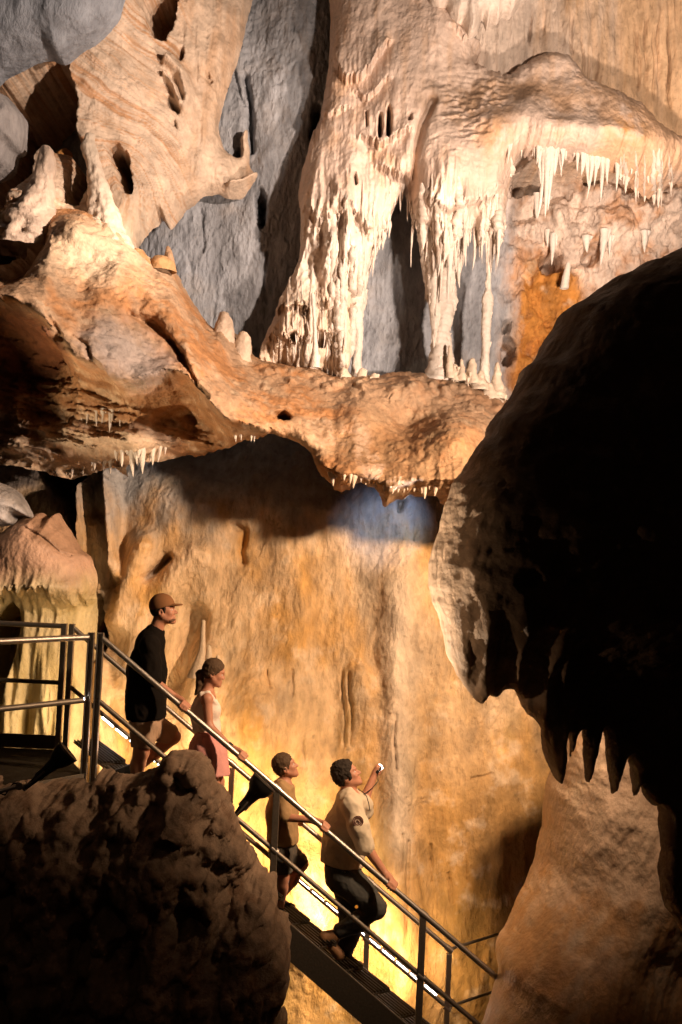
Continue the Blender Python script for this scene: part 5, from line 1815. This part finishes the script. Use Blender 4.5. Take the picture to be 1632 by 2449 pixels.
def build_man():
    r = thing('person', 'man in a brown cap, black shirt and tan shorts, highest on the stair', 'person', at(335, 1900, YP))
    hd = Head(391, 1458, YP, 6, -4, 1.02)
    B = Body()
    hd.face(B)
    sh_n, sh_f = at(358, 1545, YP - .20), at(358, 1538, YP + .20)
    B.limb(hd.p(-.02, 0, -.05), ptt(368, 1522, YP), .058, .066, .04)
    B.limb(tuple(sh_n), tuple(sh_f), .065, .065, .06)
    B.chain([ptt(358, 1545, YP), ptt(350, 1610, YP), ptt(350, 1690, YP), ptt(350, 1725, YP)], [.10, .125, .12, .13], .08)
    w = at(421, 1668, YP - .26)
    B.chain([tuple(sh_n), ptt(366, 1628, YP - .25), tuple(w)], [.055, .044, .029], .03)
    grip(B, 438, 1692, w, 1.05)
    B.chain([tuple(sh_f), ptt(364, 1630, YP + .26), ptt(372, 1700, YP + .22)], [.055, .043, .03], .03)
    hip_n, hip_f = at(346, 1730, YP - .09), at(354, 1730, YP + .09)
    kn, kf = at(338, 1800, YP - .10), at(415, 1762, YP + .10)
    an, af = at(322, 1880, YP - .10), at(322, 1842, YP + .12)
    B.chain([tuple(hip_n), tuple(kn), ptt(330, 1830, YP - .09), tuple(an)], [.095, .064, .060, .038], .04)
    B.chain([tuple(hip_f), tuple(kf)], [.095, .064], .04)
    B.chain([tuple(kf), ptt(370, 1800, YP + .11), tuple(af)], [.060, .060, .038], .03)
    B.mesh('body', M_SKIN, r)
    hd.eyes(r, M_EYE, None)
    # shirt
    T = Body()
    T.limb(tuple(sh_n), tuple(sh_f), .078, .078, .07)
    T.chain([ptt(360, 1535, YP), ptt(352, 1600, YP), ptt(350, 1680, YP), ptt(350, 1740, YP)], [.115, .148, .148, .150], .10)
    T.limb(ptt(348, 1620, YP - .06), ptt(349, 1735, YP - .07), .13, .14, .08)
    T.limb(ptt(348, 1620, YP + .06), ptt(349, 1735, YP + .07), .13, .14, .08)
    T.limb(ptt(372, 1512, YP), ptt(362, 1535, YP), .076, .10, .05)
    T.chain([tuple(sh_n), ptt(368, 1622, YP - .255)], [.080, .074], .04)
    T.chain([tuple(sh_f), ptt(364, 1620, YP + .255)], [.080, .072], .04)
    T.cut(ptt(352, 1716, YP), (.06, 0, -1))
    T.cut(ptt(384, 1504, YP), (.62, 0, .80))
    T.mesh('shirt', M_TEE, r, .014, 7)
    S = Body()
    S.limb(ptt(350, 1690, YP), ptt(350, 1735, YP), .135, .142, .05)
    S.chain([tuple(hip_n), ptt(341, 1792, YP - .10)], [.118, .098], .05)
    S.chain([tuple(hip_f), tuple(Vector(hip_f).lerp(kf, .78))], [.118, .092], .05)
    S.cut(ptt(341, 1780, YP), (-.05, 0, -1))
    S.mesh('shorts', M_SHORT, r, .012, 9)
    # cap and hair, beard
    C = Body(.006)
    hd.e(C, (-.012, 0, .040), (.112, .090, .104), 0)
    C.cut(hd.p(.0, 0, .018), tuple(hd.R @ Vector((.22, 0, -1))))
    hd.e(C, (.098, 0, .034), (.078, .064, .013), .014)
    hd.e(C, (.100, 0, .008), (.072, .058, .018), .004, True)
    C.mesh('cap', M_CAP, r)
    Hh = Body(.006)
    hd.e(Hh, (-.020, 0, .012), (.098, .081, .090), 0)
    Hh.cut(hd.p(.010, 0, 0), tuple(hd.R @ Vector((1, 0, -.25))))
    Hh.cut(hd.p(0, 0, -.072), tuple(hd.R @ Vector((0, 0, -1))))
    for y in (-1, 1):
        hd.l(Hh, (.028, y * .070, .012), (.026, y * .068, -.022), .012, .008, .008)
    Hh.mesh('hair', M_HAIR, r, .003, 40)
    Bd = Body(.005)
    hd.e(Bd, (.062, 0, -.094), (.042, .046, .028), .01)
    for y in (-1, 1):
        hd.l(Bd, (.020, y * .054, -.055), (.062, y * .030, -.096), .014, .018, .01)
    hd.e(Bd, (.100, 0, -.072), (.014, .013, .010), .004, True)
    Bd.mesh('beard', M_BEARD, r, .003, 50)
    Q = Body()
    shoe(Q, at(300, 1904, YP - .10), at(372, 1904, YP - .10), .046)
    Q.mesh('shoe', M_SHOE, r)
    Q = Body()
    f = (at(300, 1868, YP + .12) - at(296, 1838, YP + .12)).normalized()
    Q.limb(ptt(272, 1852, YP + .10), ptt(312, 1842, YP + .12), .036, .050, .02)
    Q.limb(ptt(312, 1842, YP + .12), ptt(322, 1866, YP + .12), .05, .038, .02)
    Q.mesh('shoe', M_SHOE, r)


def build_girl():
    r = thing('person', 'girl with a ponytail in a white tank top and pink skirt, holding the rail', 'person', at(510, 1980, YP))
    hd = Head(512, 1607, YP, -14, 4, .93)
    B = Body()
    hd.face(B, True)
    sh_n, sh_f = at(496, 1672, YP - .155), at(496, 1668, YP + .155)
    B.limb(hd.p(-.02, 0, -.06), ptt(496, 1655, YP), .046, .050, .03)
    B.limb(tuple(sh_n), tuple(sh_f), .048, .048, .05)
    B.chain([ptt(492, 1675, YP), ptt(490, 1705, YP), ptt(495, 1742, YP), ptt(497, 1775, YP)], [.082, .098, .092, .115], .07)
    B.limb(ptt(508, 1695, YP - .05), ptt(508, 1695, YP + .05), .062, .062, .05)
    w = at(556, 1790, YP - .26)
    B.chain([tuple(sh_n), ptt(500, 1736, YP - .19), tuple(w)], [.046, .036, .024], .025)
    grip(B, 577, 1812, w, .92)
    B.chain([tuple(sh_f), ptt(502, 1740, YP + .19), ptt(530, 1790, YP + .18)], [.044, .035, .024], .025)
    for sx, dy in ((-2, -.075), (4, .075)):
        B.chain([ptt(497 + sx, 1785, YP + dy), ptt(513 + sx * 2, 1870, YP + dy), ptt(518 + sx * 2, 1900, YP + dy), ptt(512 + sx * 3, 1965, YP + dy)], [.088, .054, .050, .032], .03)
    B.mesh('body', M_SKIN, r)
    hd.eyes(r, M_EYE, None)
    T = Body()
    T.chain([ptt(491, 1680, YP), ptt(489, 1705, YP), ptt(495, 1742, YP), ptt(497, 1765, YP)], [.095, .112, .105, .112], .07)
    T.limb(ptt(508, 1697, YP - .055), ptt(508, 1697, YP + .055), .070, .070, .05)
    for dy in (-.085, .085):
        T.chain([ptt(474, 1690, YP + dy), ptt(482, 1660, YP + dy), ptt(498, 1657, YP + dy), ptt(516, 1682, YP + dy)], [.020, .018, .018, .024], .015)
    T.ball(ptt(498, 1676, YP - .17), (.066, .07, .088), None, .01, True)
    T.ball(ptt(498, 1676, YP + .17), (.066, .07, .088), None, .01, True)
    T.ball(ptt(503, 1648, YP), (.062, .066, .062), None, .01, True)
    T.cut(ptt(495, 1754, YP), (0, 0, -1))
    T.mesh('tank_top', M_TANK, r, .004, 9)
    S = Body()
    for dy in (-.05, .05):
        S.chain([ptt(497, 1758, YP + dy), ptt(496, 1798, YP + dy), ptt(506, 1850, YP + dy), ptt(512, 1880, YP + dy)], [.098, .132, .122, .122], .10)
    S.cut(ptt(518, 1846, YP), (-.09, 0, -1))
    S.cut(ptt(497, 1748, YP), (0, 0, 1))
    S.mesh('skirt', M_SKIRT, r, .010, 9)
    Hh = Body(.006)
    hd.e(Hh, (-.014, 0, .034), (.104, .084, .096), 0)
    hd.e(Hh, (-.030, 0, -.020), (.080, .074, .066), .03)
    Hh.cut(hd.p(.030, 0, -.01), tuple(hd.R @ Vector((1, 0, -.72))))
    Hh.mesh('hair', M_HAIRB, r, .007, 34)
    P = Body(.006)
    P.chain([ptt(487, 1606, YP), ptt(479, 1612, YP), ptt(479, 1634, YP - .01), ptt(475, 1650, YP - .01), ptt(468, 1660, YP - .02)], [.026, .036, .034, .024, .012], .015)
    P.mesh('ponytail', M_HAIRB, r, .005, 30)
    P = Body(.005)
    P.limb(ptt(487, 1603, YP - .02), ptt(487, 1609, YP + .02), .020, .020, .01)
    P.mesh('hair_tie', M_SHOE, r)
    W = Body(.005)
    e = (Vector(w) - at(500, 1736, YP - .19)).normalized()
    W.limb(tuple(w - e * .036), tuple(w - e * .024), .031, .031, 0)
    W.mesh('bracelet', M_SHOE, r)
    for dy in (-.075, .075):
        Q = Body()
        shoe(Q, at(500, 1990, YP + dy), at(560, 1990, YP + dy), .038)
        Q.mesh('shoe', M_SHOE, r)


def build_boy():
    r = thing('person', 'boy in an ochre shirt and dark shorts, looking up behind the stair post', 'person', at(675, 2200, YP))
    hd = Head(682, 1832, YP, 20, 4, .92)
    B = Body()
    hd.face(B)
    sh_n, sh_f = at(676, 1890, YP - .15), at(676, 1886, YP + .15)
    B.limb(hd.p(-.02, 0, -.06), ptt(682, 1878, YP), .045, .052, .03)
    B.limb(tuple(sh_n), tuple(sh_f), .05, .05, .05)
    B.chain([ptt(676, 1892, YP), ptt(674, 1940, YP), ptt(676, 2000, YP), ptt(678, 2030, YP)], [.085, .100, .100, .105], .07)
    w = at(748, 1962, YP - .27)
    B.chain([tuple(sh_n), ptt(680, 1954, YP - .20), tuple(w)], [.046, .038, .025], .025)
    grip(B, 774, 1982, w, .92)
    B.chain([tuple(sh_f), ptt(684, 1950, YP + .2), ptt(720, 1970, YP + .2)], [.044, .036, .025], .025)
    hn, hf = at(672, 2035, YP - .075), at(682, 2035, YP + .075)
    kn, kf = at(676, 2098, YP - .08), at(722, 2066, YP + .08)
    B.chain([tuple(hn), tuple(kn), ptt(674, 2125, YP - .08), ptt(668, 2180, YP - .08)], [.078, .055, .052, .034], .03)
    B.chain([tuple(hf), tuple(kf), ptt(700, 2105, YP + .09), ptt(668, 2150, YP + .10)], [.078, .055, .05, .033], .03)
    B.mesh('body', M_SKIN, r)
    hd.eyes(r, M_EYE, None)
    T = Body()
    T.limb(tuple(sh_n), tuple(sh_f), .062, .062, .06)
    T.chain([ptt(678, 1886, YP), ptt(675, 1940, YP), ptt(677, 2020, YP)], [.092, .122, .128], .09)
    for dy in (-.05, .05):
        T.limb(ptt(674, 1950, YP + dy), ptt(677, 2020, YP + dy), .108, .118, .06)
    T.chain([tuple(sh_n), ptt(681, 1948, YP - .205)], [.064, .060], .03)
    T.chain([tuple(sh_f), ptt(684, 1946, YP + .205)], [.064, .058], .03)
    T.cut(ptt(678, 2012, YP), (0, 0, -1))
    T.cut(ptt(690, 1871, YP), (.5, 0, .86))
    T.mesh('shirt', M_BTEE, r, .012, 8)
    S = Body()
    S.limb(ptt(677, 2000, YP), ptt(677, 2035, YP), .115, .120, .05)
    S.chain([tuple(hn), ptt(675, 2086, YP - .08)], [.098, .088], .04)
    S.chain([tuple(hf), tuple(Vector(hf).lerp(kf, .78))], [.098, .08], .04)
    S.cut(ptt(675, 2078, YP), (0, 0, -1))
    S.mesh('shorts', M_BSHORT, r, .011, 9)
    Hh = Body(.006)
    hd.e(Hh, (-.016, 0, .036), (.104, .084, .096), 0)
    hd.e(Hh, (-.036, 0, -.012), (.072, .074, .070), .03)
    Hh.cut(hd.p(.044, 0, .0), tuple(hd.R @ Vector((1, 0, -.62))))
    Hh.mesh('hair', M_HAIRB, r, .009, 34)
    for x, dy, y in ((668, -.08, 2188), (666, .10, 2160)):
        K = Body(.006)
        K.limb(ptt(x, y - 18, YP + dy), ptt(x, y + 2, YP + dy), .040, .040, .01)
        K.mesh('sock', M_SOCK, r)
        Q = Body()
        shoe(Q, at(x - 14, y + 12, YP + dy), at(x + 44, y + 12, YP + dy), .038)
        Q.mesh('shoe', M_SHOE, r)


def build_guide():
    r = thing('person', 'guide in a cream work shirt and dark jeans, raising a lit torch to the wall', 'person', at(830, 2320, YP))
    hd = Head(829, 1852, YP, 27, -6, 1.0)
    B = Body()
    hd.face(B)
    sh_n, sh_f = at(842, 1925, YP - .20), at(846, 1920, YP + .20)
    B.limb(hd.p(-.02, 0, -.05), ptt(836, 1902, YP), .060, .070, .04)
    B.limb(tuple(sh_n), tuple(sh_f), .066, .066, .06)
    B.chain([ptt(834, 1925, YP), ptt(822, 1985, YP), ptt(818, 2045, YP), ptt(820, 2085, YP)], [.115, .140, .140, .135], .08)
    w = at(922, 2090, YP - .27)
    B.chain([tuple(sh_n), ptt(872, 2020, YP - .26), tuple(w)], [.058, .050, .031], .03)
    grip(B, 934, 2120, w, 1.08)
    # raised arm with the torch
    wf = at(896, 1852, YP + .42)
    B.chain([tuple(sh_f), ptt(872, 1912, YP + .36), tuple(wf)], [.058, .048, .030], .03)
    tc = at(905, 1842, YP + .44)
    td = (at(910, 1828, YP + .62) - at(903, 1846, YP + .40)).normalized()
    sd = td.cross(Vector((0, -1, 0))).normalized()
    up = sd.cross(td)
    for i, s in enumerate((-.030, -.010, .010, .030)):
        c = tc + td * s * .9
        pts = [c - sd * .034 + up * .012, c - sd * .012 - up * .034, c + sd * .022 - up * .030, c + sd * .032 + up * .002, c + sd * .014 + up * .026]
        B.chain([tuple(q) for q in pts], [.011, .010, .0095, .009, .0075], .006)
        B.limb(tuple(Vector(wf).lerp(pts[0], .3)), tuple(pts[0]), .022, .013, .02)
    B.chain([tuple(Vector(wf).lerp(tc, .3)), tuple(tc - sd * .03 + td * .03), tuple(tc - sd * .012 + up * .03 + td * .055)], [.016, .013, .009], .01)
    hn, hf = at(822, 2095, YP - .10), at(826, 2095, YP + .10)
    kn, kf = at(898, 2170, YP - .12), at(842, 2200, YP + .10)
    an, af = at(800, 2236, YP - .13), at(818, 2288, YP + .10)
    B.chain([tuple(hn), tuple(kn)], [.10, .075], .05)
    B.chain([tuple(kn), ptt(850, 2208, YP - .12), tuple(an)], [.068, .066, .045], .03)
    B.chain([tuple(hf), tuple(kf), ptt(832, 2235, YP + .10), tuple(af)], [.10, .075, .07, .045], .04)
    B.mesh('body', M_SKIN, r)
    hd.eyes(r, M_EYE, None)
    T = Body()
    T.limb(tuple(sh_n), tuple(sh_f), .078, .078, .07)
    T.chain([ptt(838, 1912, YP), ptt(826, 1980, YP), ptt(819, 2040, YP), ptt(820, 2090, YP)], [.120, .158, .168, .165], .10)
    for dy in (-.06, .06):
        T.limb(ptt(822, 1990, YP + dy), ptt(819, 2085, YP + dy), .140, .150, .08)
    T.chain([tuple(sh_n), ptt(858, 1975, YP - .25), ptt(874, 2024, YP - .26)], [.084, .086, .080], .04)
    T.chain([tuple(sh_f), ptt(868, 1922, YP + .33), ptt(874, 1940, YP + .36)], [.084, .080, .075], .04)
    T.limb(ptt(840, 1898, YP - .04), ptt(844, 1898, YP + .04), .062, .062, .03)
    e = (at(872, 2020, YP - .26) - at(856, 1975, YP - .25)).normalized()
    T.cut(ptt(866, 2066, YP), (-.08, 0, -1))
    T.cut(ptt(852, 1890, YP), (.66, 0, .75))
    T.mesh('shirt', M_SHIRT, r, .012, 8)
    J = Body()
    J.limb(ptt(819, 2060, YP), ptt(822, 2095, YP), .150, .152, .06)
    for dy in (-.06, .06):
        J.limb(ptt(820, 2070, YP + dy), ptt(822, 2095, YP + dy), .135, .138, .06)
    J.chain([tuple(hn), tuple(Vector(hn).lerp(kn, .5)), tuple(kn)], [.135, .120, .092], .05)
    J.chain([tuple(kn), ptt(855, 2206, YP - .12), tuple(Vector(kn).lerp(an, .86))], [.084, .078, .064], .04)
    J.chain([tuple(hf), tuple(kf), ptt(832, 2238, YP + .10), ptt(820, 2278, YP + .10)], [.130, .098, .092, .082], .05)
    J.mesh('jeans', M_JEAN, r, .009, 11)
    Hh = Body(.006)
    hd.e(Hh, (-.016, 0, .038), (.108, .088, .102), 0)
    hd.e(Hh, (-.036, 0, -.018), (.080, .078, .076), .03)
    Hh.cut(hd.p(.040, 0, .0), tuple(hd.R @ Vector((1, 0, -.55))))
    for y in (-1, 1):
        hd.l(Hh, (.030, y * .072, .010), (.028, y * .070, -.032), .014, .010, .01)
    Hh.mesh('hair', M_HAIR, r, .016, 24)
    Q = Body()
    Q.limb(ptt(776, 2240, YP - .14), ptt(802, 2238, YP - .13), .040, .056, .02)
    Q.limb(ptt(776, 2240, YP - .14), ptt(812, 2284, YP - .14), .038, .046, .03)
    Q.mesh('boot', M_BOOT, r, .004, 12)
    Q = Body()
    Q.limb(ptt(820, 2276, YP + .10), ptt(818, 2300, YP + .10), .058, .055, .02)
    Q.limb(ptt(818, 2302, YP + .10), ptt(858, 2310, YP + .09), .050, .042, .03)
    Q.mesh('boot', M_BOOT, r, .004, 12)
    # round badge on the near sleeve
    c = at(856, 1957, YP - .25) + Vector((0, -.091, 0))
    MB().tube([c, c + Vector((0, -.004, 0))], .044, 28).build('shoulder_patch', M_PATCHL, r, True)
    ring = MB()
    for R in (.043, .030):
        ring.tube([c + Vector((math.cos(a) * R, -.005, math.sin(a) * R)) for a in [2 * math.pi * i / 28 for i in range(29)]], .0042, 6, False)
    ring.tube([c + Vector((-.016, -.006, -.012)), c + Vector((-.004, -.006, .010)), c + Vector((.006, -.006, -.002)), c + Vector((.016, -.006, -.012))], .0035, 6)
    ring.build('shoulder_patch', M_PATCH, r, True)
    MB().box(at(822, 2088, YP - .21) + Vector((0, -.01, 0)), .03, .006, .03).build('hip_tag', M_PATCHL, r)
    # torch and its lanyard
    t = thing('torch', 'small lit torch in the raised hand of the guide', 'torch', tc)
    MB().tube([tc - td * .055, tc + td * .03, tc + td * .045, tc + td * .065], [.016, .017, .024, .026], 18).build('barrel', M_BLACK, t, True)
    MB().tube([tc + td * .0655, tc + td * .074, tc + td * .084], [.030, .034, .026], 18).build('lens', glow_mat('torch_glow', (1, .93, .85), 40.0), t, True)
    cd = [tc - td * .055, at(905, 1868, YP + .40), at(890, 1886, YP + .34), at(876, 1896, YP + .28), at(864, 1902, YP + .2)]
    MB().tube(cd, .004, 6).build('lanyard', M_BLACK, t, True)
    MB().tube([at(856, 1887, YP + .1), at(868, 1894, YP + .12), at(877, 1904, YP + .14), at(882, 1920, YP + .15), at(885, 1938, YP + .14)], .004, 6).build('lanyard', M_BLACK, t, True)
    spot('torch_light', tc + td * .075, at(938, 1560, 10.6), TORCH_W, (1.0, .86, .72), 46, 1.0, .02)


build_man()
build_girl()
build_boy()
build_guide()
